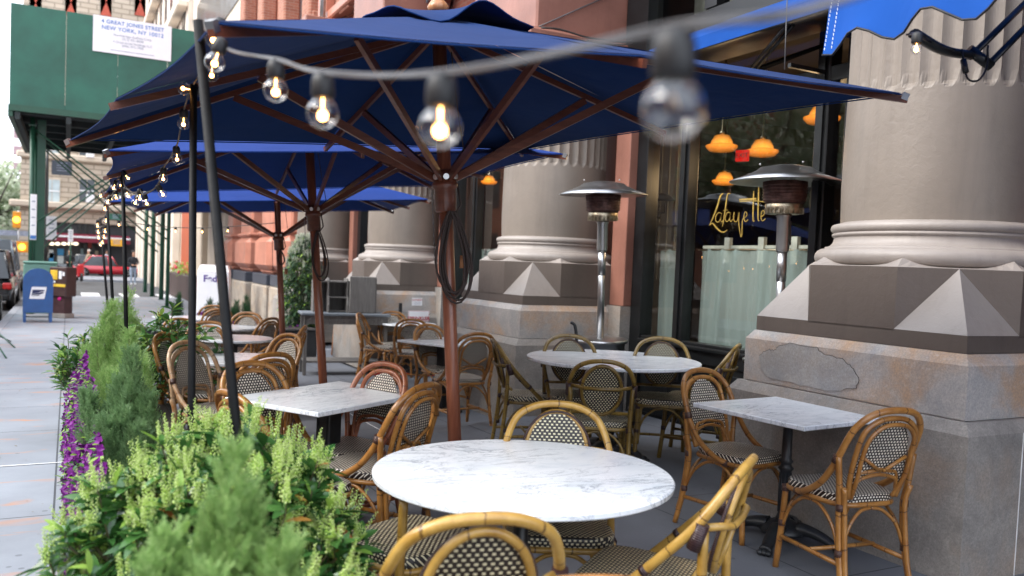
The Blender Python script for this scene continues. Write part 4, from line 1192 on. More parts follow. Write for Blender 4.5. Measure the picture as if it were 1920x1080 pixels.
# ================================================================== tables
def round_top(D, t=.025):
    m = MB(); m.lathe([(.001, .74-t), (D/2-.006, .74-t), (D/2, .74-t+.005), (D/2+.001, .735), (D/2-.004, .74), (.001, .74)], 96, cap=False, smooth=False); return m
def col_round(m):
    m.lathe([(.035, .08), (.035, .10), (.045, .12), (.030, .16), (.032, .40), (.044, .415), (.030, .43), (.028, .44), (.040, .455), (.028, .47), (.026, .64), (.042, .67), (.06, .70), (.06, .712)], 20)
    for k in range(10):
        a = 2*PI*k/10; m.tube([(.031*math.cos(a), .031*math.sin(a), .17), (.031*math.cos(a), .031*math.sin(a), .39)], .004, 5)
def claw_base(r, rot=.4):
    m = MB(); col_round(m); m.build('column', M['iron'], r)
    m = MB(); m.lathe([(.12, .055), (.13, .07), (.10, .10), (.055, .125), (.04, .13)], 20); m.build('collar', M['iron'], r)
    for k in range(4):
        m = MB(); a = rot+PI/2*k; c, s = math.cos(a), math.sin(a)
        P = [(c*d, s*d, z) for d, z in ((.08, .09), (.15, .085), (.22, .065), (.28, .035), (.315, .028))]
        m.tube(spline(P, 4), [.040, .038, .036, .034, .032, .030, .029, .028, .027, .026, .025, .025, .024, .026, .028, .026, .02][:17], 10, flat=1.3)
        for q in (-.5, 0, .5): m.ball((c*.32-s*q*.045, s*.32+c*q*.045, .018), .016, 8, 6, sc=(1.2, 1.2, 1))
        m.build('claw_foot', M['iron'], r)
def table(px, py, label, shape='round', D=.76, rot=0., W=None, group='marble bistro tables', loc=None, base='claw', h=.74):
    p = loc if loc is not None else on_h(px, py, .74)
    r = thing('bistro_table' if shape == 'round' else 'square_table', label, 'table', (p.x, p.y, gxy(p.x, p.y)+.004), R(rot), group)
    if shape == 'round': round_top(D).build('tabletop', M['marble'], r)
    else:
        m = MB(); m.box(-W[0]/2, W[0]/2, -W[1]/2, W[1]/2, .715, .74, bev=.004); m.build('tabletop', M['marble'], r)
    if base == 'claw': claw_base(r)
    elif base == 'square':
        m = MB(); m.box(-.05, .05, -.05, .05, .02, .70, bev=.006); m.box(-.16, .16, -.16, .16, .695, .7145, bev=.004)
        for s in (-1, 1): m.box(-.055, .055, s*.03-.004, s*.03+.004, .03, .69)
        m.build('column', M['iron'], r)
        m = MB(); m.box(-.28, .28, -.03, .03, .0, .035, bev=.012); m.box(-.03, .03, -.28, .28, .002, .037, bev=.012); m.build('foot', M['iron'], r)
    return r
table(981, 884, 'nearest and largest round white marble table, in the middle foreground', D=1.07)
cs = [on_h(455, 746, .74), on_h(609, 775, .74), on_h(776, 733, .74), on_h(615, 721, .74)]
c = sum(cs, Vector())/4; e1 = cs[2]-cs[1]; e2 = cs[0]-cs[1]
print('T2', e1.length, e2.length, math.degrees(math.atan2(e1.y, e1.x)), math.degrees(math.atan2(e2.y, e2.x)))
table(0, 0, 'square white marble table on a square black column, left of the main umbrella pole', 'square', W=(.88, .66), rot=32, loc=c, base='square')
cs = [on_h(1320, 760, .74), on_h(1485, 802, .74), on_h(1625, 770, .74), on_h(1470, 746, .74)]
c = (cs[0]+cs[1]+cs[2]+cs[3])/4; e1 = cs[2]-cs[1]; e2 = cs[0]-cs[1]
print('T3', e1.length, e2.length, math.degrees(math.atan2(e1.y, e1.x)), math.degrees(math.atan2(e2.y, e2.x)))
table(0, 0, 'small square marble table on a claw-foot base beside the nearest pedestal', 'square', W=(.72, .76), rot=5.5, loc=Vector((3.55, 3.38, .74)))
table(1150, 673, 'round grey-white marble table by the window with four bamboo chairs around it', D=1.30)
table(443, 672, 'round marble table behind the square one, crossed by the leaning black pole', D=.74)
table(441, 634, 'round marble table seen between the black poles, second from the hedge end', D=.74)
table(432, 613, 'narrow strip of round marble tabletop behind the middle left tables', D=.76)
table(354, 596, 'far marble table nearest the hedge and black planter', 'square', W=(.72, .72), rot=20, base='square')
table(766, 607, 'far round marble table just below the sprinkler sign', D=.80)
table(0, 0, 'small square marble table partly behind the main umbrella pole', 'square', W=(.70, .70), rot=25, loc=on_h(832, 640, .74), base='square')

# ================================================================== umbrellas
def umbrella(label, base, lean, Lh, s, rot, cloth, tips_px=None, rise=.53, hubL=1.80, coil=None, pole_r=.0325, finial=True, rz0=0):
    bx, by = base; B0 = Vector((bx, by, gz(by))); n = Vector((lean[0], lean[1], 1.)).normalized()
    a = Vector((math.cos(rot), math.sin(rot), 0)); a = (a-n*a.dot(n)).normalized(); b = n.cross(a)
    r = thing('market_umbrella', label, 'umbrella', B0, 0, 'blue market umbrellas')
    c = n*Lh
    grid = [(-1, -1), (0, -1), (1, -1), (1, 0), (1, 1), (0, 1), (-1, 1), (-1, 0)]
    tips = []
    for i, g_ in enumerate(grid):
        p = c+a*s*g_[0]+b*s*g_[1]
        if tips_px and tips_px.get(g_):
            d = ray(*tips_px[g_]); O = Vector((0, 0, H))-B0; t = (c-O).dot(n)/d.dot(n); q = O+d*t
            if (q-p).length < .35: p = q
        tips.append(p)
    apex = c+n*rise
    m = MB()
    for i in range(8):
        A, C = tips[i], tips[(i+1) % 8]; N1, N2 = 12, 8; vs = []
        cv = .12
        for j in range(N1+1):
            t = j/N1
            for k in range(N2+1):
                u = k/N2; e = A+(C-A)*u; e = e+(c-e)*.012*math.sin(PI*u)*4*0.5
                p = apex+(e-apex)*(t)
                sag = -.022*math.sin(PI*u)*math.sin(PI*min(1, t*1.0))*t+.004 
                wr = .004*math.sin(u*19+i*3+t*5)*t*(1-t)*3
                vs.append(p+n*(sag+wr))
        fs = []
        for j in range(N1):
            for k in range(N2):
                q = (j*(N2+1)+k, j*(N2+1)+k+1, (j+1)*(N2+1)+k+1, (j+1)*(N2+1)+k)
                fs.append(q if j else q)
        m.add(vs, fs, None, 0, True)
        # hem
        m.tube([A+(C-A)*(k/6)+(c-(A+(C-A)*(k/6)))*.012*math.sin(PI*k/6)*2-n*.002 for k in range(7)], .0035, 5, cap=False)
    canopy = m.build('canopy', cloth, r)
    m = MB(); vs = []; K = 64; RR = 6
    for j in range(RR+1):
        t = j/RR
        for k in range(K):
            th = 2*PI*k/K; sq = 1/max(abs(math.cos(th)), abs(math.sin(th)))**.6
            rad = .36*t*sq; slope = -rise/s*rad*.86
            rip = (.035*math.sin(4*th+.6)+.020*math.sin(7*th))*t**2.5
            vs.append(apex+a*rad*math.cos(th)+b*rad*math.sin(th)+n*(slope+.035+rip+.018*t))
    fs = [(j*K+k, j*K+(k+1) % K, (j+1)*K+(k+1) % K, (j+1)*K+k) for j in range(RR) for k in range(K)]
    m.add(vs, fs, None, 0, True); m.tube(vs[RR*K:], .004, 5, closed=True)
    m.build('vent_flap', cloth, canopy)
    m = MB()
    m.tube([Vector((0, 0, 0))-n*.0, n*.9, n*(Lh+rise-.02)], pole_r, 20); m.build('pole', M['pole_wood'], r)
    Mn = Matrix((a, b, n)).transposed().to_4x4()
    m = MB(); m.lathe([(.02, 0), (.045, .01), (.05, .03), (.04, .045), (.028, .06), (.03, .07), (.042, .10), (.045, .13), (.032, .17), (.024, .185), (.030, .20), (.026, .225), (.001, .24)], 20, M=Matrix.Translation(apex+n*.02) @ Mn, c=(0, 0, 0)); m.build('finial', M['finial'], r)
    hb = n*hubL
    m = MB(); m.lathe([(.045, -.14), (.052, -.13), (.052, -.03), (.062, -.025), (.062, -.005), (.056, 0), (.056, .05), (.045, .06)], 16, M=Matrix.Translation(hb) @ Mn); hubo = m.build('hub', M['rib_wood'], r)
    m = MB()
    for k in range(8):
        th = 2*PI*(k+.5)/8; p = hb+a*.058*math.cos(th)+b*.058*math.sin(th)+n*.025; q = p+(a*math.cos(th)+b*math.sin(th))*.012
        m.tube([p, q], .014, 10)
    m.build('bolt', M['steel'], hubo)
    m = MB(); m.lathe([(.040, -.03), (.06, -.025), (.06, .02), (.04, .03)], 16, M=Matrix.Translation(apex-n*.05) @ Mn); m.build('crown', M['rib_wood'], r)
    for i, tp in enumerate(tips):
        dr = (tp-apex); L = dr.length; d = dr.normalized(); side = d.cross(n).normalized(); up = side.cross(d).normalized()
        m = MB(); w, hh = .009, .0135
        def bar(P, Q, w, hh, side, mm):
            dd = (Q-P).normalized(); u2 = side.cross(dd).normalized()
            vs = [P+side*x*w+u2*y*hh for x, y in ((-1, -1), (1, -1), (1, 1), (-1, 1))]+[Q+side*x*w+u2*y*hh for x, y in ((-1, -1), (1, -1), (1, 1), (-1, 1))]
            mm.add(vs, [(3, 2, 1, 0), (4, 5, 6, 7), (0, 1, 5, 4), (1, 2, 6, 5), (2, 3, 7, 6), (3, 0, 4, 7)])
        P = apex-n*.055; Q = tp-n*.022+d*.025
        bar(P, Q, w, hh, side, m); rib = m.build('rib', M['rib_wood'], r)
        if i % 2 == 0:
            m = MB(); bar(tp+d*.002-n*.006, tp+d*.028-n*.012, .011, .015, side, m); m.build('end_bracket', M['steel_dull'], rib)
        f = .52 if i % 2 == 0 else .60
        J = P+(Q-P)*f-up*.0
        rad = Vector(J-hb); rad = (rad-n*rad.dot(n)).normalized()
        m = MB(); bar(hb+rad*.055+n*.02, J-n*.02, .009, .017, side, m); m.build('strut', M['rib_wood'], r)
    # iron base plate and stem
    m = MB(); m.box(-.28, .28, -.28, .28, 0, .012, bev=.003); m.lathe([(.06, .012), (.05, .03), (.042, .04), (.042, .34), (.046, .345)], 18); m.build('base', M['iron'], r)
    # lifting rope, coiled on the pole
    if coil:
        m = MB(); loops, Lc, w = coil; top = n*(hubL-.14)
        for q in range(loops):
            rr = random.Random(q+3); ln = Lc*rr.uniform(.82, 1.02); ww = w*rr.uniform(.65, 1.05); dx = rr.uniform(-.01, .025)
            pts = []
            for k in range(25):
                th = 2*PI*k/24; yy = -(1-math.cos(th))/2*ln; xx = math.sin(th)*ww*(.35+.65*math.sin(PI*min(1, (1-math.cos(th))/2)*.5)**1)
                pts.append(top+Vector((math.cos(YAW), -math.sin(YAW), 0))*(xx+dx+.03)+n*yy-FW*(.045+.004*q))
            m.tube(pts, .0052, 6)
        m.tube([hb+Vector((.05, -.03, .0)), hb+Vector((.07, -.04, -.1)), top+Vector((.03, -.05, .0))], .005, 6)
        m.build('rope_coil', M['rope'], r)
        m = MB(); m.tube([n*(hubL-.34)+Vector((.055, -.06, .0)), n*(hubL-.40)+Vector((.05, -.06, 0))], .017, 8); m.build('rope_tag', M['cork'], r)
        ch = MB()
        for k in range(22):
            z = hubL-.05-k*.016; p = n*z+Vector((-.075, -.02, 0))
            ch.tube([p+Vector((math.cos(t)*.004*(1 if k % 2 else .3), math.cos(t)*.004*(0.3 if k % 2 else 1), math.sin(t)*.010)) for t in (0, PI/2, PI, 3*PI/2)], .0016, 4, closed=True)
        ch.build('chain', M['chain'], r)
    m = MB(); a0 = apex-n*.3; m.tube(spline([apex-n*.15+Vector((.05, -.02, 0)), a0+Vector((.08, -.02, -.1)), hb+Vector((.085, -.04, .1))], 5), .003, 5); m.build('pull_cord', M['rope'], r)
    return r
umbrella('nearest navy blue market umbrella with turned wooden finial, over the round marble table', (1.725, 3.703), (-.088, -.009), 2.17, 1.397, .102, M['canvas'],
         {(-1, -1): (404, 42), (1, -1): (1690, 176), (0, -1): (1200, 104), (-1, 0): (218, 186), (-1, 1): (132, 262), (0, 1): (612, 270), (1, 1): (996, 290)}, coil=(7, .44, .085), hubL=1.865, rise=.45)
umbrella('second blue market umbrella, over the middle tables', (1.80, 6.36), (-.086, .02), 2.17, 1.40, -.034, M['canvas2'],
         {(-1, -1): (203, 282), (-1, 0): (200, 327), (-1, 1): (197, 362), (1, 1): (812, 349)}, coil=(3, .40, .07), hubL=1.88, rise=.44)
umbrella('third and farthest blue market umbrella with drooping near side', (2.15, 9.35), (-.07, .0), 2.13, 1.42, -.22, M['canvas2'], None, coil=(2, .18, .05), hubL=1.80, rise=.5)

# ================================================================== black poles in the hedge
PP = []
def pole(top, bot, r, label, foot=None):
    t = Vector(top); b = Vector(bot); ln = (t-b)
    gx = b-ln*((b.z-.05)/ln.z)
    o = MB(); o.tube([gx, b, t], [r, r, r*.92], 10)
    o = o.build('black_pole', M['black_wood']); tag(o, label, 'pole', 'black poles rising from the hedge'); PP.append(t); return o
pole(at_d(371, 38, 2.25), at_d(447, 850, 2.35), .0145, 'leaning black pole nearest us, rising from the pale flowering shrub')
pole(at_d(363, 158, 3.05), at_d(359, 770, 3.1), .0140, 'upright black pole beside the leaning one, with a bulb at its top')
pole(at_d(230, 328, 5.8), at_d(236, 585, 5.9), .0145, 'black pole behind the mid hedge, left of the tables')
pole(at_d(200, 375, 7.9), at_d(211, 560, 8.0), .0150, 'thinner black pole beyond the hedge conifers')
pole(at_d(188, 408, 10.2), at_d(199, 540, 10.3), .0150, 'farthest thin black pole in the hedge row')
pole(at_d(518, 415, 10.5), at_d(527, 570, 10.6), .0120, 'thin black pole in front of the tall potted shrub')

# ================================================================== string lights
def bulb_at(parent, p, down, r=.024, lit=True):
    dwn = Vector(down).normalized(); q = dwn.to_track_quat('-Z', 'Y').to_matrix().to_4x4(); T = Matrix.Translation(p) @ q
    m = MB(); m.lathe([(.006, .008), (.014, .004), (.0165, -.005), (.017, -.026), (.0145, -.030)], 14, M=T); s = m.build('socket', M['black_plastic'], parent)
    m = MB(); pr = [(.0125, -.028)]
    for k in range(1, 13):
        a = PI*(.13+.87*k/12); pr.append((max(.0003, r*math.sin(a)), -.030-r*.92+r*math.cos(a)))
    m.lathe(pr, 20, cap=False, M=T); g_ = m.build('bulb', M['bulbglass'], parent)
    m = MB(); cz = -.030-r*.95
    if lit: m.ball(T @ Vector((0, 0, cz-.003)), .0072, 10, 8, sc=(1, 1, 1)); m.tube([T @ Vector((0, 0, -.030)), T @ Vector((0, 0, cz+.008))], .0012, 5)
    else: m.tube([T @ Vector((-.006, 0, cz)), T @ Vector((0, 0, cz+.014)), T @ Vector((.006, 0, cz))], .0015, 5)
    m.build('filament', M['filament'] if lit else M['filament_off'], g_)
def strand(label, cord_pts, bulbs, r=.0045, mat=None, offr=.024):
    o = thing('string_light', label, 'string lights', cord_pts[0], 0, 'strings of globe bulbs')
    O = Vector(cord_pts[0]); m = MB(); S = spline([Vector(p)-O for p in cord_pts], 8); 
    m.tube(S, r, 7)
    S2 = [p+Vector((0, 0, r*1.5))+Vector((math.sin(i*.9), math.cos(i*.9), 0))*r*.9 for i, p in enumerate(S)]
    m.tube(S2, r*.7, 6)
    m.build('cord', mat or M['cord'], o)
    for b in bulbs:
        p, dwn, lit, rr = b; bulb_at(o, Vector(p)-O, dwn, rr, lit)
def ctr(px, py, d, hang=(0, 0, -1), r=.024):
    """attachment point so that the globe's centre is seen at px,py"""
    c = at_d(px, py, d); return c-Vector(hang).normalized()*(.030+r*.92)
D0 = (0, 0, -1)
b1 = [((517, 170), 1.62, (.02, 0, -1)), ((605, 213), 1.24, (.02, 0, -1)), ((825, 240), .92, D0), ((1262, 207), .62, (.05, 0, -1))]
att = [(ctr(p[0], p[1], d, h_), h_, True, .0235) for p, d, h_ in b1]; att[3] = (att[3][0], att[3][1], False, .0235)
top = PP[0]
cp = [at_d(385, 38, 2.24), at_d(425, 92, 1.98)]+[a_[0]+Vector((0, 0, .006)) for a_ in att]+[at_d(1480, 30, .60), at_d(1760, -60, .56)]
att += [(ctr(403, 117, 1.98, (-.25, .1, -1)), (-.25, .1, -1), True, .0235), (ctr(401, 73, 2.2, (-.3, 0, -.8)), (-.3, 0, -.8), True, .0235)]
strand('nearest string of globe bulbs, sweeping from the leaning pole across the navy umbrella', cp, att, .0026)
# second strand: from the leaning pole back to the upright pole and down in a swag to the next
q = [((397, 140), 2.75, (0, 0, -1)), ((345, 166), 3.05, (-1, -.2, 0)), ((344, 232), 3.3, (0, 0, -1)), ((332, 298), 3.9, (.1, 0, -1)), ((306, 335), 4.4, D0), ((305, 364), 4.7, (.6, 0, -1)), ((275, 381), 5.0, (.3, 0, -1)), ((262, 372), 5.1, (0, 0, -1)), ((254, 380), 5.2, (-.3, 0, -1)), ((240, 367), 5.4, (.3, 0, -1)), ((240, 334), 5.7, (.5, 0, -.6))]
att = [(ctr(p[0], p[1], d, h_), h_, True, .0235) for p, d, h_ in q]
cp = [at_d(382, 60, 2.26), att[0][0]]+[at_d(362, 160, 3.05)]+[a_[0] for a_ in att[2:]]+[at_d(232, 330, 5.8)]
strand('string of globe bulbs hanging in a swag behind the upright black pole', cp, att, .0036, M['cord_dark'])
q = [((229, 347), 5.9), ((217, 353), 6.2), ((216, 370), 6.5), ((206, 380), 6.9), ((207, 372), 7.2), ((198, 392), 7.6), ((193, 368), 7.8)]
att = [(ctr(p[0], p[1], d, D0), (random.uniform(-.4, .4), 0, -1), True, .0235) for p, d in q]
strand('short string of globe bulbs bunched between the second and third black poles', [at_d(231, 332, 5.8)]+[a_[0] for a_ in att]+[at_d(200, 378, 7.9)], att, .0036, M['cord_dark'])
q = [((199, 415), 8.2), ((183, 424), 8.6), ((197, 434), 8.8), ((184, 436), 9.1), ((195, 445), 9.4), ((185, 446), 9.6), ((192, 455), 9.9), ((188, 459), 10.1)]
att = [(ctr(p[0], p[1], d, D0, .03), D0, True, .027) for p, d in q]
strand('farthest cluster of globe bulbs on the thin hedge poles', [at_d(200, 378, 7.9)]+[a_[0] for a_ in att]+[at_d(188, 410, 10.2)], att, .0036, M['cord_dark'])
q = [((223, 422), 10.4), ((277, 430), 10.9), ((329, 434), 11.2), ((379, 435), 11.2), ((427, 433), 11.0)]
att = [(ctr(p[0], p[1], d, D0, .024), D0, True, .022) for p, d in q]
strand('string of globe bulbs crossing level behind the umbrellas at the end of the terrace', [at_d(189, 410, 10.2)]+[a_[0] for a_ in att]+[at_d(518, 418, 10.5)], att, .003, M['cord_dark'])
att = [(ctr(1718, 93, 2.72, D0, .02), D0, True, .017)]
strand('single small globe bulb hanging from the arm of the scalloped awning', [on_X(1700, 66, 2.69), att[0][0], on_X(1740, 78, 2.72), on_X(1790, 95, 2.85)], att, .0028, M['black_plastic'])

# ================================================================== folding tray stands, signs, cabinet
def tray_stand(label, loc, rz):
    r = thing('tray_stand', label, 'stand', loc, R(rz), 'folding wooden tray stands')
    for s in (-1, 1):
        m = MB()
        for x in (-.2, .2): m.tube([(x*s*1.0, s*.03, .77), (x*s*.99, -s*.20, 0)], .013, 8)
        m.tube([(-.2, -s*.12, .22), (.2, -s*.12, .22)], .010, 8); m.build('leg_frame', M['honey_wood'], r)
        m = MB(); m.box(-.225, .225, s*.03-.012, s*.03+.012, .765, .785, bev=.004); m.build('top_rail', M['honey_wood'], r)
    for x in (-.11, .11):
        m = MB(); m.box(x-.03, x+.03, -.018, .018, .50, .765, bev=.008); m.build('strap', M['black_plastic'], r)
    return r
p = on_h(975, 624, .78); tray_stand('folding wooden tray stand with black straps against the second pedestal', (p.x, p.y, gz(p.y)+.004), -28)
p = on_h(650, 582, .79); tray_stand('taller wooden folding stand in front of the grey shelf stand', (p.x, p.y, gz(p.y)+.004), -28).scale = (1, 1, 1.04)

def signboard(name, label, px, Y, w, h, cb=None, group=None):
    c = on_Y(px[0], px[1], Y); r = thing(name, label, 'sign', c, 0, group)
    m = MB(); m.box(-w/2, w/2, -.004, .0, -h/2, h/2, bev=.001); m.build('panel', M['white'], r); return r
Ys = 12.685-HC-.115-.003
s = signboard('sprinkler_sign', 'red and white sprinkler sign on the lower stone of the third pedestal', (785, 593), Ys, .34, .17)
text_mesh('lettering', 'SPRINKLER', .072, M['signred'], s, .001, loc=(0, -.0055, -.035), rot=(PI/2, 0, 0), bold=.0022)
m = MB()
for a, b in (((-.165, .165), (.078, .082)), ((-.165, .165), (-.082, -.078))): m.box(a[0], a[1], -.0052, -.004, b[0], b[1])
for x in (-.165, .161): m.box(x, x+.004, -.0052, -.004, -.0779, .0779)
m.build('border', M['signred'], s)
s = signboard('small_notice', 'small white notice with a red heading above the sprinkler sign', (782, 566), Ys+.07, .165, .115)
text_mesh('heading', 'LATONET', .036, M['signred'], s, .001, loc=(0, -.0055, .028), rot=(PI/2, 0, 0))
m = MB()
for k in range(3): m.box(-.055, .055, -.0052, -.004, -.008-k*.016, -.004-k*.016)
m.build('small_print', M['signgrey'], s)
for (px, py, lb) in (((1078), 606, 'black curved handle sticking up behind the round table by the second pedestal'), (752, 586, 'black vertical bracket on the stone left of the sprinkler sign')):
    if px == 1078:
        m = MB(); m.tube(spline([at_d(1070, 604, 7.4), at_d(1078, 611, 7.4), at_d(1081, 640, 7.4), at_d(1081, 700, 7.4)], 4), .014, 8)
    else:
        m = MB(); a = on_Y(px, 568, Ys-.05); m.box(a.x-.02, a.x+.02, Ys-.06, Ys-.002, a.z-.30, a.z, bev=.008)
    tag(m.build('bent_rod' if px == 1078 else 'wall_bracket', M['iron']), lb, 'rod' if px == 1078 else 'bracket')

# grey service cabinet with hutch
Yc = 12.2; yaw = -20
cab = thing('shelf_stand', 'weathered grey wooden service stand with counter and tall open hutch', 'service stand', (3.50, 11.75, gz(11.8)+.004), R(-8))
m = MB(); m.box(-.62, .62, -.28, .28, .84, .875, bev=.006); m.build('counter', M['grey_top'], cab)
for x in (-.58, .54):
    for y in (-.25, .21):
        m = MB(); m.box(x, x+.045, y, y+.045, 0, .839); m.build('leg', M['grey_wood'], cab)
m = MB(); m.box(-.57, .57, -.25, -.235, .72, .838); m.build('apron', M['grey_wood'], cab)
m = MB()
for k in range(12): m.lathe([(.018, 0), (.022, .004), (.018, .008)], 10, M=Matrix.Translation((-.5+k*.09, -.254, .78)) @ Matrix.Rotation(PI/2, 4, 'X'))
m.build('carved_frieze', M['grey_wood'], cab)
m = MB(); m.box(-.56, .56, -.24, .24, .18, .205); m.build('lower_shelf', M['grey_wood'], cab)
m = MB()
def side(x):
    P = [(-.14, .876), (.26, .876), (.26, 1.42), (.0, 1.42), (-.02, 1.40), (-.02, 1.15), (-.07, 1.02)]
    P = [(.26, .876), (.26, 1.36), (-.03, 1.36), (-.05, 1.33), (-.05, 1.12), (-.09, 1.04), (-.12, .98), (-.12, .876)]
    Mx = Matrix(((0, 0, 1, x), (1, 0, 0, 0), (0, 1, 0, 0), (0, 0, 0, 1)))
    return MB().prism(P, 0, .022, M=Mx)
for x in (-.25, .02): side(x).build('divider', M['grey_wood'], cab)
m = MB(); m.box(.045, .42, -.14, -.118, .876, 1.40, bev=.02); m.build('hutch_door', M['grey_wood'], cab)
m = MB(); m.box(-.44, .42, .245, .262, .876, 1.30); m.build('hutch_back', M['grey_wood'], cab)
m = MB(); m.box(-.226, .019, -.03, .24, 1.08, 1.10); m.box(-.44, .3, -.04, .255, 1.301, 1.322); m.box(-.226, .019, -.03, .24, .885, .9); m.build('hutch_shelf', M['grey_wood'], cab)
m = MB(); m.box(.41, .432, -.12, .255, .876, 1.38); m.box(-.44, -.42, -.02, .244, .876, 1.3); m.build('side_panel', M['grey_wood'], cab)
o = MB(); 
for k in range(3): o.box(.1, .34, -.1+k*.02, -.08+k*.02, 0, 0.001)
# red hose on the ground behind
m = MB(); P = [on_h(x, y, .03) for x, y in ((690, 695), (705, 688), (720, 698), (700, 702), (735, 690), (760, 700), (800, 704), (850, 700))]
m.tube(spline(P, 6), .012, 6); tag(m.build('red_hose', plain('red_hose', (.55, .02, .015, 1), .5)), 'red hose lying on the ground beneath the far chairs', 'hose')
# ================================================================== plants
def rv(rnd, s=1.): return Vector((rnd.gauss(0, s), rnd.gauss(0, s), rnd.gauss(0, s)))
def add_leaf(m, p, d, L, W, droop=.25, mi=0, fold=.25, rnd=random):
    d = d.normalized(); side = d.cross(Vector((0, 0, 1)))
    if side.length < .1: side = Vector((1, 0, 0))
    side.normalize(); side.rotate(Matrix.Rotation(rnd.uniform(-.6, .6), 3, d)); up = side.cross(d).normalized()
    vs = []; prof = ((0, .12), (.25, .75), (.55, 1.0), (.82, .62), (1., .0))
    for t, w in prof:
        c = p+d*(L*t)-Vector((0, 0, 1))*(droop*L*t*t)+up*0
        if w == 0: vs.append(c); break
        vs += [c-side*W*w*.5+up*W*fold*w*.5, c, c+side*W*w*.5+up*W*fold*w*.5]
    fs = []
    for k in range(3):
        a = k*3; fs += [(a, a+1, a+4, a+3), (a+1, a+2, a+5, a+4)]
    fs += [(9, 10, 12), (10, 11, 12)]
    m.add(vs, fs, None, mi, True)
def bud_spike(m, p, d, L, n, r, mi, rnd):
    d = d.normalized()
    s = d.orthogonal().normalized(); b = d.cross(s)
    for k in range(n):
        t = k/n; a = k*2.4; rad = r*(1.6-1.0*t)
        c = p+d*L*t+(s*math.cos(a)+b*math.sin(a))*rad-Vector((0, 0, r*.4))
        q = r*rnd.uniform(.75, 1.1)*(1.1-.5*t)
        vs = [c+Vector((q, 0, 0)), c+Vector((0, q, 0)), c-Vector((q, 0, 0)), c-Vector((0, q, 0)), c+Vector((0, 0, q*1.25)), c-Vector((0, 0, q*1.25))]
        m.add(vs, [(0, 1, 4), (1, 2, 4), (2, 3, 4), (3, 0, 4), (1, 0, 5), (2, 1, 5), (3, 2, 5), (0, 3, 5)], None, mi, True)
def planter(label, x0, x1, y0, y1, h=.42, group='black planters along the hedge'):
    gg = gz((y0+y1)/2); m = MB(); m.box(x0, x1, y0, y1, gg, gg+h, bev=.01); m.box(x0-.012, x1+.012, y0-.012, y1+.012, gg+h+.001, gg+h+.03, bev=.006)
    r = thing('planter', label, 'planter', ((x0+x1)/2, (y0+y1)/2, gg), 0, group)
    o = m.build('box', M['darkbox'], r); o.location = -r.location
    m = MB(); m.box(x0+.03, x1-.03, y0+.03, y1-.03, gg+h-.0, gg+h+.034); o = m.build('soil', M['soil'], r); o.location = -r.location
def pieris(label, c, rx, ry, z0, h, ntip, seed, detail=1.0, leafL=.085, pale=.5, budn=6, group='flowering evergreen shrubs in the hedge', lean=(0, 0)):
    rnd = random.Random(seed); r = thing('flowering_shrub', label, 'shrub', (c[0], c[1], z0), 0, group)
    lf = MB(); bd = MB(); st = MB()
    for i in range(ntip):
        # tip on a lumpy dome
        th = rnd.uniform(0, 2*PI); u = rnd.random()**.55; el = rnd.random()
        rad = u; zz = math.sqrt(max(0, 1-rad*rad*.92)); inner = rnd.uniform(.70, 1.06) if rnd.random() < .85 else rnd.uniform(.4, .75)
        low = rnd.random() < .32
        if low: zz *= rnd.uniform(.1, .8); rad = max(rad, .82)
        lump = 1+.10*math.sin(th*3+seed)+.07*math.sin(th*7+seed*2)
        p = Vector((math.cos(th)*rad*rx*lump*inner+lean[0]*zz, math.sin(th)*rad*ry*lump*inner+lean[1]*zz, zz*h*inner*rnd.uniform(.93, 1.05)))
        base = Vector((p.x*.25, p.y*.25, 0)); d = (p-base*.2-Vector((0, 0, h*.15))).normalized()*.6+Vector((0, 0, .8)); d.normalize(); d = (d+rv(rnd, .14)).normalized()
        p.z = max(p.z, .02)
        if rnd.random() < .8 or detail >= 1: st.tube([base+(p-base)*.45, p-d*.05, p], [.0035, .003, .002], 4, cap=False)
        top = p.z > h*.5
        nl = rnd.randint(8, 12) if detail >= 1 else rnd.randint(6, 8)
        for k in range(nl):
            a = k*2.4+rnd.uniform(-.3, .3); s = d.orthogonal().normalized(); s.rotate(Matrix.Rotation(a, 3, d))
            spread = .5+.9*(1-k/nl) if top else .9
            ld = (s*spread+d*(.5+.5*k/nl)+rv(rnd, .1)).normalized()
            L = leafL*rnd.uniform(.65, 1.25); off = -d*rnd.uniform(0, .07)
            mi = 0; q = rnd.random()
            if (k > nl-3 and q < .4): mi = 1
            elif q < .025: mi = 2
            add_leaf(lf, p+off, ld, L, L*rnd.uniform(.26, .34), rnd.uniform(.05, .4), mi, .3, rnd)
        if rnd.random() < (pale if top else pale*.45):
            for k in range(rnd.randint(budn-2, budn+1)):
                bdirection = (d+rv(rnd, .24)+Vector((0, 0, .7))).normalized()
                bud_spike(bd, p+rv(rnd, .008), bdirection, rnd.uniform(.055, .10)*(1 if detail >= 1 else 1.0), int((24 if detail >= 1 else 7)), .0036 if detail >= 1 else .006, 0, rnd)
    lf.build('leaves', [M['pieris'], M['pieris_new'], M['pieris_red']], r); bd.build('flower_buds', M['bud'], r); st.build('stems', M['stem'], r)
    return r
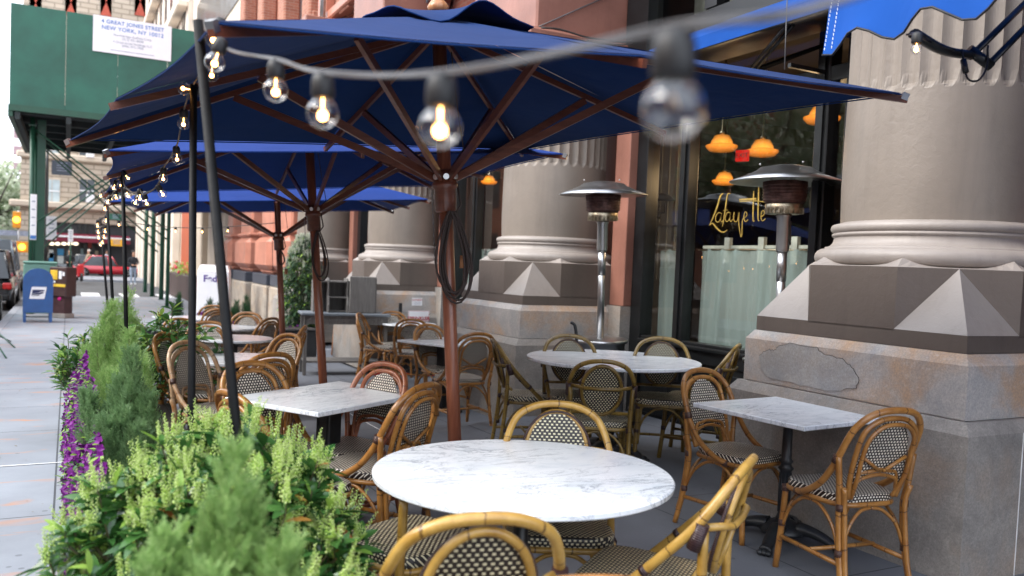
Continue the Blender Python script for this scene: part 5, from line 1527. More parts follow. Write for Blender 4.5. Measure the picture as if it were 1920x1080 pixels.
def conifer(label, c, rx, ry, z0, h, nsp, seed, mat, sc=1.0, leaders=7, group='feathery conifers in the hedge', col_=False, kind='conifer', cone=.0, needles=12):
    """feathery plumes: every plume is a leader with many flat sprays"""
    rnd = random.Random(seed); r = thing(kind, label, 'conifer', (c[0], c[1], z0), 0, group)
    lf = MB(); st = MB(); lead = []
    for k in range(leaders):
        a = 2*PI*k/leaders+rnd.uniform(-.4, .4); q = rnd.uniform(.15, .8) if k else 0
        x, y = math.cos(a)*rx*q, math.sin(a)*ry*q; hh = h*(rnd.uniform(.74, .96)-.22*q) if k else h*1.0
        if cone: hh = h*(1-.8*q)
        base = Vector((x*.3, y*.3, 0)); top = Vector((x*1.1, y*1.1, hh)); lead.append((base, top)); st.tube([base, (base+top)/2+rv(rnd, .01), top], [.008*sc, .005*sc, .001], 5)
    for i in range(nsp):
        b, t = lead[rnd.randrange(leaders)]; u = rnd.random()**.75; ax = b+(t-b)*u
        rr = (.06+.94*(1-u)**.7)*(.62 if leaders > 1 else 1)*rnd.uniform(.3, 1.0)
        th = rnd.uniform(0, 2*PI); p = ax+Vector((math.cos(th)*rx*rr, math.sin(th)*ry*rr, 0))
        d = (Vector((math.cos(th), math.sin(th), 0))*rnd.uniform(.25, .7)+Vector((0, 0, 1.0))+rv(rnd, .15)).normalized()
        L = rnd.uniform(.045, .085)*sc*(1.25-u*.45); side = (d.cross(Vector((math.cos(th), math.sin(th), .3)))+rv(rnd, .35)).normalized(); n = needles
        w0 = .0017*sc
        lf.add([p-side*w0, p+side*w0, p+d*L], [(0, 1, 2)])
        for k in range(n):
            tt = (k+.5)/n; s_ = 1 if k % 2 else -1; q = p+d*L*tt; nl = L*.42*(1-tt*.72)*rnd.uniform(.7, 1.2)
            e = q+(side*s_*.75+d*.75).normalized()*nl+rv(rnd, .002*sc); w = d*.0042*sc
            lf.add([q-w, q+w, e], [(0, 1, 2)])
            q2 = q+(e-q)*.5; s2 = side*(.0025*sc)*s_
            lf.add([q2-(e-q)*.12, q2+(e-q)*.12, q2+(d*.9-side*s_*.35).normalized()*nl*.5], [(0, 1, 2)])
    lf.build('foliage', mat, r); st.build('stems', M['stem'], r); return r
planter('black planter hidden under the nearest conifer', .06, .46, 1.05, 1.85, .36)
planter('black planter holding the large flowering shrub', .04, .70, 2.02, 2.98, .34)
planter('black planter under the mid hedge conifer and purple flowers', .08, .36, 3.45, 5.1, .34)
planter('black planter at the far stretch of the hedge', .08, .70, 5.3, 7.9, .34)
conifer('blurred feathery conifer nearest us at the bottom of the picture', (.262, 1.52, 0), .155, .18, .36, .76, 5200, 3, M['conifer'], .85, 12, needles=14)
pieris('large shrub full of pale green flower spikes beside the nearest marble table', (.40, 2.46), .44, .50, .36, .58, 800, 11, 1.0, .084, .66, 6)
conifer('fine grey-green conifer in the middle of the hedge, right of the purple flowers', (.245, 3.90, 0), .20, .36, .26, .78, 6400, 5, M['conifer_blue'], .95, 10, needles=11)
conifer('bright green conifer behind the middle one in the hedge', (.30, 5.0, 0), .20, .35, .32, .70, 2600, 6, M['conifer'], 1.15, 9, needles=9)
conifer('far feathery conifer in the hedge beside the third black pole', (.27, 6.55, 0), .20, .40, .28, .80, 2400, 8, M['conifer'], 1.3, 9, needles=8)
conifer('last conifer at the far end of the hedge', (.50, 8.6, 0), .22, .3, .3, .80, 900, 9, M['conifer'], 1.6, 6, needles=6)
pieris('leafy variegated shrub right of the third black pole', (.72, 7.2), .40, .55, .2, .82, 150, 21, .6, .12, .10, 2)
pieris('low leafy shrub on the pavement side, left of the far conifers', (.06, 7.9), .17, .45, .25, .55, 80, 22, .6, .10, .25, 3)
# petunias spilling over the pavement side
def petunias(label, x, y0, y1, zt, zb, n, seed, width=.10, group='purple petunias'):
    rnd = random.Random(seed); r = thing('petunias', label, 'flowers', (x, (y0+y1)/2, zb), 0, group); fl = MB(); lf = MB()
    for i in range(n):
        t = rnd.random(); y = y0+(y1-y0)*t-(y0+y1)/2; u = rnd.random(); z = (zt-zb)*u; bulge = math.sin(PI*min(1, u*.9+.1))
        p = Vector((-width*bulge*rnd.uniform(.3, 1.0)+.05*u, y, z+.05*math.sin(t*9+seed)))
        if rnd.random() < .62:
            nrm = (Vector((-.8, -.5, .35))+rv(rnd, .45)).normalized(); s = nrm.orthogonal().normalized(); b = nrm.cross(s); R0 = rnd.uniform(.013, .021); k0 = rnd.uniform(0, 6); vs = [p-nrm*.008]
            for k in range(10):
                a = k0+2*PI*k/10; rr = R0*(1 if k % 2 else .74); vs.append(p+(s*math.cos(a)+b*math.sin(a))*rr+nrm*rnd.uniform(-.002, .004))
            fl.add(vs, [(0, 1+k, 1+(k+1) % 10) for k in range(10)])
        else: add_leaf(lf, p, (Vector((-.7, -.2, .3))+rv(rnd, .6)).normalized(), rnd.uniform(.025, .045), .014, .2, 1 if rnd.random() < .5 else 0, .2, rnd)
    fl.build('blossoms', M['purple'], r); lf.build('leaves', [M['pieris'], M['pieris_new']], r)
petunias('cascade of purple petunias over the pavement side of the hedge', .07, 3.15, 6.4, .76, .22, 3400, 4)
petunias('sparse purple petunias at the end of the terrace planter', 1.75, 13.2, 13.5, .62, .45, 120, 9, .05)
# end-of-terrace black planter with small conifers
gg = gz(13.6); x0 = on_h(316, 590, .5).x
planter('long black planter closing the far end of the terrace', .95, 3.55, 13.35, 13.75, .50, 'black planters at the terrace end')
for i, (px, s, lb) in enumerate(((336, .52, 'small dark conifer leftmost in the planter at the end of the terrace'), (394, .44, 'small dark conifer in front of the white drop box'), (412, .38, 'smaller conifer beside the leaning pole in front of the white drop box'), (444, .42, 'dark conifer in the end planter right of the leaning pole'), (462, .50, 'last dark conifer in the end planter, nearest the third umbrella pole'))):
    p = on_Y(px, 575, 13.55); conifer(lb, (p.x, 13.55, 0), .13, .13, gg+.5, s, 420, 40+i, M['conifer_dark'], 1.5, 3, 'small conifers in the end planter', kind='small_conifer', needles=6)
for px, lb in ((378, 'purple petunias between the small conifers by the drop box'), (430, 'purple petunias at the foot of the dark conifers'), (478, 'purple petunias at the right end of the end planter')):
    p = on_Y(px, 585, 13.4); petunias(lb, p.x+.05, 13.3, 13.45, gg+.66, gg+.5, 70, px, .12, 'purple petunias in the end planter')
# tall potted shrub
def tall_bush():
    p = on_h(562, 650, 0); r = thing('potted_shrub', 'tall evergreen shrub with pale flower spikes in a round stone pot beside the grey stand', 'potted plant', (p.x, p.y, gz(p.y)+.004)); rnd = random.Random(5); lf = MB(); fl = MB(); st = MB()
    m = MB(); m.lathe([(.20, 0), (.24, .05), (.27, .28), (.29, .30), (.29, .34), (.25, .34), (.24, .30), (.01, .30)], 28); m.build('pot', M['granite_grey'], r)
    for i in range(620):
        th = rnd.uniform(0, 2*PI); u = rnd.random(); z = .35+1.75*u; rr = .40*(math.sin(PI*min(1, .18+u*.80))**.6)*rnd.uniform(.55, 1.05)
        p = Vector((math.cos(th)*rr, math.sin(th)*rr, z)); d = (Vector((math.cos(th), math.sin(th), .9))+rv(rnd, .3)).normalized()
        for k in range(7):
            s = d.orthogonal(); s.rotate(Matrix.Rotation(k*2.4, 3, d)); add_leaf(lf, p-d*.03*k*.4, (s+d*.7+rv(rnd, .2)).normalized(), rnd.uniform(.07, .12), .032, .3, 0 if rnd.random() < .85 else 1, .3, rnd)
        if u > .72 and rnd.random() < .75 or rnd.random() < .08:
            for k in range(4): bud_spike(fl, p, (d*.4+Vector((0, 0, 1))+rv(rnd, .2)).normalized(), .13, 9, .009, 0, rnd)
    for k in range(5): st.tube([(0, 0, .3), (rnd.uniform(-.1, .1), rnd.uniform(-.1, .1), 1.0), (rnd.uniform(-.2, .2), rnd.uniform(-.2, .2), 1.8)], [.015, .01, .004], 5)
    lf.build('leaves', [M['bush'], M['pieris_new']], r); fl.build('flower_spikes', M['bush_pale'], r); st.build('stems', M['stem'], r)
    return r
tb = tall_bush()
p = tb.location; petunias('purple petunias in the pot under the tall shrub', p.x-.1, p.y-.42, p.y-.1, p.z+.45, p.z+.32, 90, 77, .2, 'purple petunias at the terrace end')
m = MB(); m.tube([on_h(425, 585, .0)+Vector((0, 0, .62)), on_h(540, 592, 0)+Vector((0, 0, .60))], .012, 6); 

rnd = random.Random(31); m = MB()
for i in range(110):
    x, y = (rnd.uniform(-1.1, .0), rnd.uniform(2.5, 12)) if i % 2 else (rnd.uniform(1.0, 4.6), rnd.uniform(2.2, 9))
    z = gxy(x, y)+(.001 if x < 0 else .006); s_ = rnd.uniform(.006, .016); a_ = rnd.uniform(0, 6.28); u_ = Vector((math.cos(a_), math.sin(a_), .15))*s_; v_ = Vector((-math.sin(a_), math.cos(a_), .0))*s_*.5; c_ = Vector((x, y, z+.003))
    m.add([c_-u_, c_+v_, c_+u_, c_-v_], [(0, 1, 2, 3)])
tag(m.build('ground_litter', plain('dry_litter', lin(120, 96, 66), .9, 0, .5, 40)), kind='stuff')
# ================================================================== BACKGROUND
# ---- sidewalk shed
YS = 25.0
shed = thing('sidewalk_shed', 'green plywood scaffold shed with address board spanning the pavement', 'scaffold', (.6, YS, gz(YS)))
def srel(o, r=shed):
    o.parent = r; o.matrix_parent_inverse = Matrix.Translation(r.location).inverted(); return o
tl = on_Y(22, 5, YS); bl = on_Y(22, 195, YS); zt, zb = tl.z, bl.z; xl = tl.x
m = MB(); xs = [xl+1.22*k for k in range(6)]
for k in range(5): m.box(xs[k]+.004, xs[k+1]-.004, YS-.02+.004*(k % 2), YS+.02, zb, zt)
m.box(xl-.02, xl+.03, YS+.0, YS+9.5, zb, zt)
srel(m.build('plywood_parapet', M['green_ply']))
m = MB(); m.box(xl+.031, 4.9, YS+.03, YS+9.5, zb+.0, zb+.12)
for k in range(6): m.box(xl+.0, 4.9, YS+.25+k*1.7, YS+.40+k*1.7, zb-.17, zb-.002)
for k in range(5): m.box(xl+.1+k*1.15, xl+.22+k*1.15, YS+.0, YS+9.5, zb-.36, zb-.172)
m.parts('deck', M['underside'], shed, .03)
m = MB(); m.box(xl-.03, 4.9, YS-.03, YS+.06, zb-.16, zb-.002); m.box(xl-.05, xl+.06, YS, YS+9.5, zb-.30, zb-.002); srel(m.build('edge_beam', M['green_steel']))
xp = on_Y(58, 440, YS+.8).x; xr = 3.15
def post(x, y, r=.05):
    m = MB(); m.tube([(x, y, gz(y)-.0), (x, y, zb-.17)], r, 10); m.box(x-.1, x+.1, y-.1, y+.1, gz(y), gz(y)+.02); m.box(x-.09, x+.09, y-.09, y+.09, zb-.40, zb-.37); return srel(m.build('post', M['green_steel']))
for y in (YS+.8, YS+3.4, YS+6.2, YS+9.2): post(xp, y, .06)
m = MB(); m.box(xp+.10, xp+.30, YS+1.2, YS+1.4, gz(YS), zb-.17); srel(m.build('post', M['green_steel']))
for p in (on_h(313, 575, 0), on_h(302, 562, 0), on_h(285, 556, 0), on_h(272, 548, 0)): post(p.x, p.y, .06 if p.y < 33 else .085)
def brace(a, b, r=.022):
    m = MB(); m.tube([a, b], r, 6); return srel(m.build('brace', M['green_steel']))
for i, y in enumerate((YS+.8, YS+1.6, YS+3.4, YS+4.4)):
    z0 = gz(y)+2.35-.12*i; z1 = zb-.45
    brace((xp, y, z1), (xr-.6, y, z0-.35*i*.2)); 
    brace((xp, y, z0-.15*i), (xr-.8, y, z1))
# the address board
bx0 = on_Y(175, 27, YS-.04); bx1 = on_Y(322, 47, YS-.04); bz0 = on_Y(175, 95, YS-.04).z
w = bx1.x-bx0.x; h = bx0.z-bz0
cx_, cz_ = (bx0.x+bx1.x)/2, (bx0.z+bz0)/2
m = MB(); m.box(bx0.x, bx1.x, YS-.05, YS-.03, bz0, bx0.z); bd = srel(m.build('address_board', M['white']))
def btext(body, dz, size, mat, sp=1.0, bold=0.):
    o = text_mesh('lettering', body, size, mat, None, .002, space=sp, loc=(cx_, YS-.053, cz_+dz), rot=(PI/2, 0, 0), bold=bold)
    mw = o.matrix_basis.copy(); o.parent = bd; o.matrix_parent_inverse = Matrix.Translation(shed.location).inverted() @ Matrix.Identity(4) if False else Matrix.Identity(4)
    return o
btext('4 GREAT JONES STREET', h*.36, .137*w/1.9, M['signblue'], 1.06, .002)
btext('NEW YORK, NY 10012', h*.19, .142*w/1.9, M['signblue'], 1.08, .002)
btext('Northbridge Scaffold Corp.\n(212) 431-8600', -.02*h, .085, M['signgrey'])
btext('4 Great Jones Holdings LLC\n(646) 475-1906', -.21*h, .085, M['signgrey'])
m = MB(); m.box(cx_-w*.28, cx_+w*.28, YS-.0525, YS-.0505, bz0+.08, bz0+.095); o = m.build('small_print', M['signgrey']); o.parent = bd

# ---- mailbox
def mailbox():
    p = on_h(70, 603, 0); z = gz(p.y); r = thing('mailbox', 'blue mailbox with a rounded top and white eagle panel on the pavement', 'mailbox', (p.x, p.y, z), R(3))
    w = .30; d = .27
    def hood(w, d, z0, z1, mm):
        out = [(-w, z0), (w, z0)]
        for k in range(13):
            a = PI*k/12; out.append((w*math.cos(a), z1-w*.9+w*.9*math.sin(a)))
        Mx = Matrix(((1, 0, 0, 0), (0, 0, -1, 0), (0, 1, 0, 0), (0, 0, 0, 1)))
        return mm.prism(out, -d, d, M=Mx, smooth=False)
    m = MB(); hood(w, d, .24, 1.27, m); m.build('body', M['mailblue'], r)
    m = MB(); hood(w+.012, .02, .235, 1.282, m); o = m.build('front_rim', M['mailblue'], r); o.location = (0, -d+.012, 0)
    for x in (-w, w-.06):
        for y in (-d, d-.05):
            m = MB(); m.box(x, x+.06, y, y+.05, 0, .238); m.build('leg', M['mailblue'], r)
    m = MB(); m.prism([(-.17, .56), (.12, .56), (.135, .575), (.175, .83), (.165, .845), (-.12, .845), (-.135, .83), (-.18, .575)], 0, .006, M=Matrix(((1, 0, 0, 0), (0, 0, -1, -d-.010), (0, 1, 0, 0), (0, 0, 0, 1)))); pn = m.build('emblem_panel', M['white'], r)
    m = MB(); MM = Matrix(((1, 0, 0, 0), (0, 0, -1, -d-.017), (0, 1, 0, 0), (0, 0, 0, 1)))
    navy = plain('emblem_navy', lin(28, 40, 84), .5)
    m.prism([(-.115, .775), (.13, .775), (.125, .745), (.06, .735), (-.02, .70), (-.125, .69)], 0, .004, M=MM)
    m.prism([(-.13, .68), (-.03, .69), (.06, .72), (.118, .725), (.10, .69), (.01, .665), (-.135, .655)], 0, .004, M=MM)
    m.prism([(-.14, .645), (.03, .65), (.03, .635), (-.142, .632)], 0, .004, M=MM)
    m.build('eagle_emblem', navy, r)
mailbox()
p = on_h(68, 597, 0); z = gz(p.y)
r = thing('relay_box', 'pale green relay box standing right behind the blue mailbox', 'relay box', (p.x+.05, p.y+.62, z), R(1))
m = MB(); m.box(-.37, .39, -.25, .25, .10, 1.36, bev=.03); m.build('cabinet', M['relaygreen'], r)
m = MB(); m.box(-.39, .41, -.27, .27, 1.361, 1.42, bev=.03); m.build('lid', M['relaygreen'], r)
m = MB(); m.box(-.37, -.32, -.24, .24, 0, .099); m.box(.34, .39, -.24, .24, 0, .099); m.build('foot', M['relaygreen'], r)
# newspaper box
p = on_h(112, 597, 0); r = thing('newspaper_box', 'dark brown sticker-covered newspaper box with a yellow band right of the mailbox', 'newspaper box', (p.x+.06, p.y+.2, gz(p.y)), R(-38))
m = MB(); m.box(-.24, .24, -.20, .20, .55, 1.30, bev=.02); m.build('body', plain('newsbox_brown', lin(70, 48, 46), .5), r)
m = MB(); m.box(-.16, .16, -.15, .15, .12, .549); m.build('pedestal', plain('newsbox_maroon', lin(72, 46, 48), .5), r)
m = MB(); m.box(-.2, .2, -.18, .18, 0, .119, bev=.01); m.build('base', M['granite_grey'], r)
yel = plain('sticker_yellow', lin(238, 190, 60), .5); pink = plain('sticker_pink', lin(235, 40, 140), .5)
m = MB(); m.box(-.23, .23, -.214, -.203, .80, .87, bev=.006); o = m.build('yellow_band', yel, r); o.rotation_euler = (0, 0, 0)
m = MB(); m.box(-.2, .0, -.212, -.203, .98, 1.22, bev=.006); m.build('sticker', yel, r)
m = MB(); m.box(.04, .12, -.212, -.203, 1.0, 1.2); m.box(.14, .2, -.212, -.203, 1.08, 1.18); m.box(-.15, -.06, -.212, -.203, .90, .95); m.build('sticker', M['white'], r)
m = MB(); m.lathe([(.05, 0), (.05, .006), (.001, .007)], 14, M=Matrix.Translation((.03, -.16, .50)) @ Matrix.Rotation(PI/2, 4, 'X')); m.build('sticker', pink, r)
# ---- parcel drop box
p = at_d(400, 590, 20.5); gy = gz(p.y); r = thing('parcel_drop_box', 'white parcel drop box with red and purple lettering behind the small conifers', 'drop box', (p.x, p.y, gy), R(-14))
hh = at_d(400, 497, 20.5).z-gy
m = MB(); m.box(-.36, .36, -.3, .3, .06, hh-.16, bev=.02)
m.add([(-.36, -.3, hh-.159), (.36, -.3, hh-.159), (.36, .3, hh-.159), (-.36, .3, hh-.159), (-.30, -.18, hh), (.30, -.18, hh), (.30, .3, hh), (-.30, .3, hh)], [(0, 1, 5, 4), (1, 2, 6, 5), (2, 3, 7, 6), (3, 0, 4, 7), (4, 5, 6, 7)]); m.build('body', M['white'], r)
m = MB(); m.box(-.34, .34, -.28, .28, 0, .059); m.build('base', M['signgrey'], r)
m = MB(); m.box(-.366, -.361, -.25, .0, hh-.62, hh-.30); m.build('red_label', plain('label_red', lin(230, 70, 50), .5), r)
purple = plain('lettering_purple', lin(70, 40, 130), .5); orng = plain('lettering_orange', lin(236, 70, 50), .5)
text_mesh('lettering', 'Fed', .22, purple, r, .002, 'RIGHT', loc=(.10, -.303, hh-.33), rot=(PI/2, 0, 0), bold=.006)
text_mesh('lettering', 'Ex', .22, orng, r, .002, 'LEFT', loc=(.10, -.303, hh-.33), rot=(PI/2, 0, 0), bold=.006)
# ---- signs hanging on posts
def hang_sign(label, px0, py0, px1, py1, Y, mat=None, band=None, name='street_sign', pole=False):
    a = on_Y(px0, py0, Y); b = on_Y(px1, py1, Y); r = thing(name, label, 'sign', ((a.x+b.x)/2, Y, (a.z+b.z)/2))
    w, h = abs(b.x-a.x)/2, abs(a.z-b.z)/2; m = MB(); m.box(-w, w, -.01, .01, -h, h, bev=.008); m.build('panel', mat or M['white'], r)
    if band: m = MB(); m.box(-w*.9, w*.9, -.0135, -.0105, -h*.96, -h*.8); m.build('blue_band', M['signblue'], r)
    m = MB()
    for k in range(4): m.box(-w*.5, w*.5, -.0130, -.0105, h*(.7-.35*k)-.02, h*(.7-.35*k)+.01)
    m.build('faint_print', M['signgrey'], r)
    if pole: m = MB(); m.tube([(0, .03, gz(Y)-r.location.z), (0, .03, h+.1)], .03, 8); m.build('pole', M['green_steel'], r)
    return r
hang_sign('tall narrow white sign with a blue foot strapped to the green scaffold post', 57, 364, 68, 450, YS+.65, band=True)
hang_sign('white sign hanging from the lamp post beyond the shed', 87, 405, 106, 450, 33)
hang_sign('narrow white sign in front of the burgundy awning', 128, 430, 137, 455, 40, pole=True)
hang_sign('dark shop sign projecting from the beige corner building', 97, 300, 135, 330, 70, plain('dark_sign', lin(50, 58, 70), .5))
hang_sign('yellow sign glimpsed behind the black poles', 205, 448, 232, 462, 60, plain('sign_yellow', lin(236, 170, 40), .6))
o = hang_sign('green street name board seen through the scaffold', 205, 400, 228, 414, 55, M['green_ply'])
# ---- lamp post with three globes
Y = 48; p = on_Y(86, 470, Y); r = thing('lamp_post', 'tall dark lamp post with white globes beyond the scaffold post', 'lamp post', (p.x, Y, gz(Y)-.1))
hL = on_Y(86, 268, Y).z-r.location.z
m = MB(); m.lathe([(.22, 0), (.2, .3), (.12, .5), (.09, 1.5), (.14, 1.7), (.09, 1.9), (.07, hL-1.2), (.05, hL)], 12); m.build('shaft', M['black_frame'], r)
m = MB()
for k in range(3): m.ball((-.35+.0*k, 0, hL-.1-k*.55), .16, 10, 7)
m.build('globe', plain('white_globe', (.85, .86, .88, 1), .3), r)
# ---- traffic light
Y = 60; p = on_Y(34, 470, Y); r = thing('traffic_light', 'traffic signal post with glowing orange lamps at the left edge', 'traffic light', (p.x, Y, gz(Y)-.1))
amber = emit('amber_signal', (1, .40, .03, 1), 5)
m = MB(); top = on_Y(34, 395, Y).z-r.location.z; m.tube([(0, 0, 0), (0, 0, top)], .08, 8); m.build('post', M['steel_dull'], r)
for (px, py, wv, hv) in ((31, 412, .22, .5), (41, 463, .34, .34)):
    q = on_Y(px, py, Y-.3); q = q-Vector(r.location); m = MB(); m.box(q.x-wv, q.x+wv, -.25, .05, q.z-hv, q.z+hv, bev=.04); hs = m.build('housing', plain('signal_yellow', lin(210, 140, 30), .5), r)
    m = MB(); m.lathe([(.19, 0), (.19, .03), (.001, .06)], 14, M=Matrix.Translation((q.x, -.27, q.z-.0)) @ Matrix.Rotation(PI/2, 4, 'X')); m.build('lens', amber, hs)
m = MB(); q = on_Y(26, 437, Y)-Vector(r.location); m.box(q.x-.9, q.x+.9, -.04, .0, q.z-.16, q.z+.16); m.build('street_name_blade', M['signgrey'], r)

def rp(m, name, mat, r, gap=.02): return m.parts(name, mat, r, gap)
# ---- beige corner building
YB = 74.
def PB(px, py, dy=0.): return on_Y(px, py, YB+dy)
bb = thing('corner_building', 'beige stone corner building with sash windows above a shop with burgundy awning', 'building', (PB(120, 470).x, YB, gz(YB)))
def brel(o, r=bb): o.parent = r; o.matrix_parent_inverse = Matrix.Translation(r.location).inverted(); return o
x0 = PB(39, 300).x; x1 = x0+46; z415 = PB(120, 417).z; gB = gz(YB)
m = MB(); m.box(x0, x1, YB, YB+18, z415, 60); m.box(x0, x0+1.6, YB, YB+18, gB-.2, z415-.002); brel(m.build('wall', M['ashlar']))
def rng(a, b, Y_): return [(a+b)/2]
m = MB(); zc = PB(120, 392).z; m.box(x0-.7, x1, YB-.6, YB-.002, zc, zc+.5, bev=.1); zc = PB(80, 298).z; m.box(x0-.3, x1, YB-.35, YB-.002, zc, zc+.5, bev=.1); zc=PB(80,258).z; rp(m, 'cornice', M['beige'], bb)
for col_i, (pa, pb) in enumerate(((82, 113), (148, 178), (212, 238), (262, 290))):
    for (pt, pbm) in ((332, 384), (262, 300), (196, 238), (120, 170), (40, 90)):
        a = PB(pa, pt); b = PB(pb, pbm)
        m = MB(); m.box(a.x, b.x, YB-.10, YB-.004, b.z, a.z); fr_ = brel(m.build('window', M['beige']))
        m = MB(); w = (b.x-a.x)
        for (u0, u1) in ((.05, .48), (.52, .95)): m.box(a.x+w*u0, a.x+w*u1, YB-.13, YB-.101, b.z+.15, a.z-.15)
        o = m.build('pane', M['paleglass'] if col_i == 0 else M['darkglass']); o.parent = fr_
        m = MB(); m.box(a.x+w*.05, b.x-w*.05, YB-.16, YB-.131, (a.z+b.z)/2-.05, (a.z+b.z)/2+.05); o = m.build('meeting_rail', M['white']); o.parent = fr_
        if col_i in (1, 2) and pt in (332, 262): m = MB(); m.box(a.x+w*.45, a.x+w*.95, YB-.5, YB-.132, b.z+.1, b.z+.75, bev=.05); o = m.build('air_conditioner', M['white']); o.parent = fr_
# red and white voussoirs above windows
m = MB()
for px in (66, 132, 198, 262):
    for dx in (0,):
        a = PB(px-10, 28); b = PB(px+12, -20); m.prism([(a.x, a.z), (b.x, a.z), (b.x-.8, b.z), (a.x+.8, b.z)], -.06, -.003, M=Matrix(((1, 0, 0, 0), (0, 0, 1, YB), (0, 1, 0, 0), (0, 0, 0, 1))))
for px in (196,):
    for py in (283, 298, 220, 235): a = PB(px-3, py-3); b = PB(px+3, py+3); m.box(a.x, b.x, YB-.05, YB-.003, b.z, a.z)
rp(m, 'terracotta_block', M['redpanel'], bb)
# shop front
m = MB(); a = PB(74, 417); m.box(x0+1.6, x1, YB+.3, YB+1, gB-.2, z415-.002); brel(m.build('shopfront_recess', plain('shop_dark', (.03, .032, .038, 1), .5)))
m = MB(); za = PB(120, 437).z; zb_ = PB(120, 453).z; xa = PB(72, 440).x; xb = PB(190, 440).x+2
m.add([(xa, YB-.1, za), (xb, YB-.1, za), (xb, YB-1.6, zb_+.35), (xa, YB-1.6, zb_+.35), (xa, YB-1.6, zb_), (xb, YB-1.6, zb_)], [(0, 1, 2, 3), (3, 2, 5, 4)]); brel(m.build('burgundy_awning', M['burgundy']))
m = MB(); m.box(xa, xb, YB-1.64, YB-1.605, zb_+.33, zb_+.47); brel(m.build('white_trim', M['white']))
m = MB()
for k, ww in enumerate((.3, .25, .12, .3, .28, .1, .3, .26)): m.box(xa+9+k*.62, xa+9+k*.62+ww, YB-1.625, YB-1.603, zb_+.06, zb_+.30)
rp(m, 'worn_lettering', M['cream'], bb)
warm = emit('shop_lamp', (1, .86, .62, 1), 1.1)
for px in (72, 97, 108, 120, 131, 142):
    q = PB(px, 457, -.8); m = MB(); m.ball(q, .16, 8, 6, sc=(1.2, 1.2, .8)); brel(m.build('shop_lamp', warm))
rnd = random.Random(2)
shopc = [plain('poster_%s' % n, c, .5) for n, c in (('blue', lin(60, 150, 210)), ('white', lin(220, 230, 232)), ('teal', lin(150, 180, 186)), ('red', lin(190, 90, 80)), ('sand', lin(190, 175, 150)))]
for (a, b, c, d, k) in ((88, 468, 100, 484, 1), (92, 474, 104, 492, 0), (104, 466, 122, 480, 0), (106, 478, 119, 494, 1), (124, 470, 134, 488, 2), (136, 480, 146, 498, 1), (72, 466, 82, 490, 1), (165, 455, 172, 465, 3), (176, 470, 184, 488, 4), (150, 466, 158, 480, 2), (76, 480, 84, 490, 4)):
    A = PB(a, b, .25); Bq = PB(c, d, .25); m = MB(); m.box(A.x, Bq.x, YB+.22, YB+.29, Bq.z, A.z); brel(m.build('window_poster', shopc[k]))
m = MB()
for px in (86, 104, 123, 148, 160, 175, 190): q = PB(px, 470); m.box(q.x-.12, q.x+.12, YB+.1, YB+.29, gB, z415-.01)
m.box(x0+1.6, x1, YB+.1, YB+.29, gB, gB+.5)
rp(m, 'shopfront_mullion', M['black_frame'], bb)

# ---- row of buildings on the near side
def block(name, label, y0, y1, X, mat, zt, zg=-.5):
    r = thing(name, label, 'building', (X, (y0+y1)/2, gz((y0+y1)/2))); m = MB(); m.box(X, X+8, y0, y1, zg, zt); o = m.build('wall', mat); rr(o, r); return r
def rp(m, name, mat, r, gap=.02): return m.parts(name, mat, r, gap)
def rr(o, r): o.parent = r; o.matrix_parent_inverse = Matrix.Translation(r.location).inverted(); return o
s1 = block('salmon_building', 'salmon sandstone building front with banded pier beyond the columns', 18.6, 27.5, 4.95, M['pink_far'], 30)
m = MB()
for y, w in ((19.4, .55), (21.4, .7), (24.2, .8), (26.8, .5)):
    m.box(4.35, 4.948, y-w, y+w, 1.05, 6.5, bev=.05); m.box(4.20, 4.949, y-w-.12, y+w+.12, 1.15, 1.95, bev=.12); m.box(4.26, 4.947, y-w-.08, y+w+.08, 2.0, 2.1, bev=.04); m.box(4.27, 4.9475, y-w-.07, y+w+.07, 3.4, 3.6, bev=.05)
rp(m, 'pier', M['pink_far'], s1)
m = MB(); m2 = MB()
for y, w in ((19.4, .55), (21.4, .7), (24.2, .8), (26.8, .5)):
    m.box(4.16, 4.945, y-w-.16, y+w+.16, -.6, .78, bev=.04); m2.box(4.18, 4.946, y-w-.14, y+w+.14, .783, 1.048, bev=.02)
rp(m, 'pier_base', M['granite_far'], s1); rp(m2, 'dark_band', plain('dark_stone_band', lin(58, 62, 72), .5), s1)
m = MB()
for y in (20.4, 22.8, 25.5): m.box(4.90, 4.949, y-.5, y+.5, .1, 3.3)
rp(m, 'dark_window', M['darkglass'], s1)
m = MB()
for k in range(5):
    for y in (20.3, 22.8, 25.6): m.box(4.88, 4.948, y-.6, y+.6, 7.2+k*4, 9.6+k*4)
rp(m, 'upper_window', M['darkglass'], s1)
m = MB()
for y in (19.0, 21.5, 24.2, 27.0): m.box(4.55, 4.946, y-.35, y+.35, 6.55, 30, bev=.04)
for k in range(6): m.box(4.6, 4.944, 18.61, 27.49, 6.6+k*4.0, 6.9+k*4.0, bev=.05)
rp(m, 'brick_pilaster', M['brick'], s1)
s2 = block('orange_shop', 'narrow shop front with an orange-brown pilaster and dark planter', 27.6, 41.9, 4.9, M['beige'], 22)
m = MB(); m.box(4.50, 4.898, 37.6, 40.8, -.5, 4.6, bev=.03); rr(m.build('orange_pilaster', M['orange_panel']), s2)
m = MB(); m.box(4.5, 4.897, 28.9, 30.1, -.5, 4.6, bev=.04); m.box(4.55, 4.896, 31.2, 32.9, -.5, 4.6, bev=.04); m.box(4.5, 4.895, 34.3, 36.0, -.5, 4.6, bev=.04); rp(m, 'stone_column', M['beige'], s2)
m = MB(); m.box(4.0, 4.49, 30.2, 41.0, -.4, .62, bev=.03); rr(m.build('dark_counter', plain('dark_fence_wood', lin(62, 46, 42), .7)), s2)
m = MB()
for k in range(4): m.box(4.86, 4.899, 28.2, 40.2, 6+k*4, 8.4+k*4)
rp(m, 'upper_window', M['darkglass'], s2)
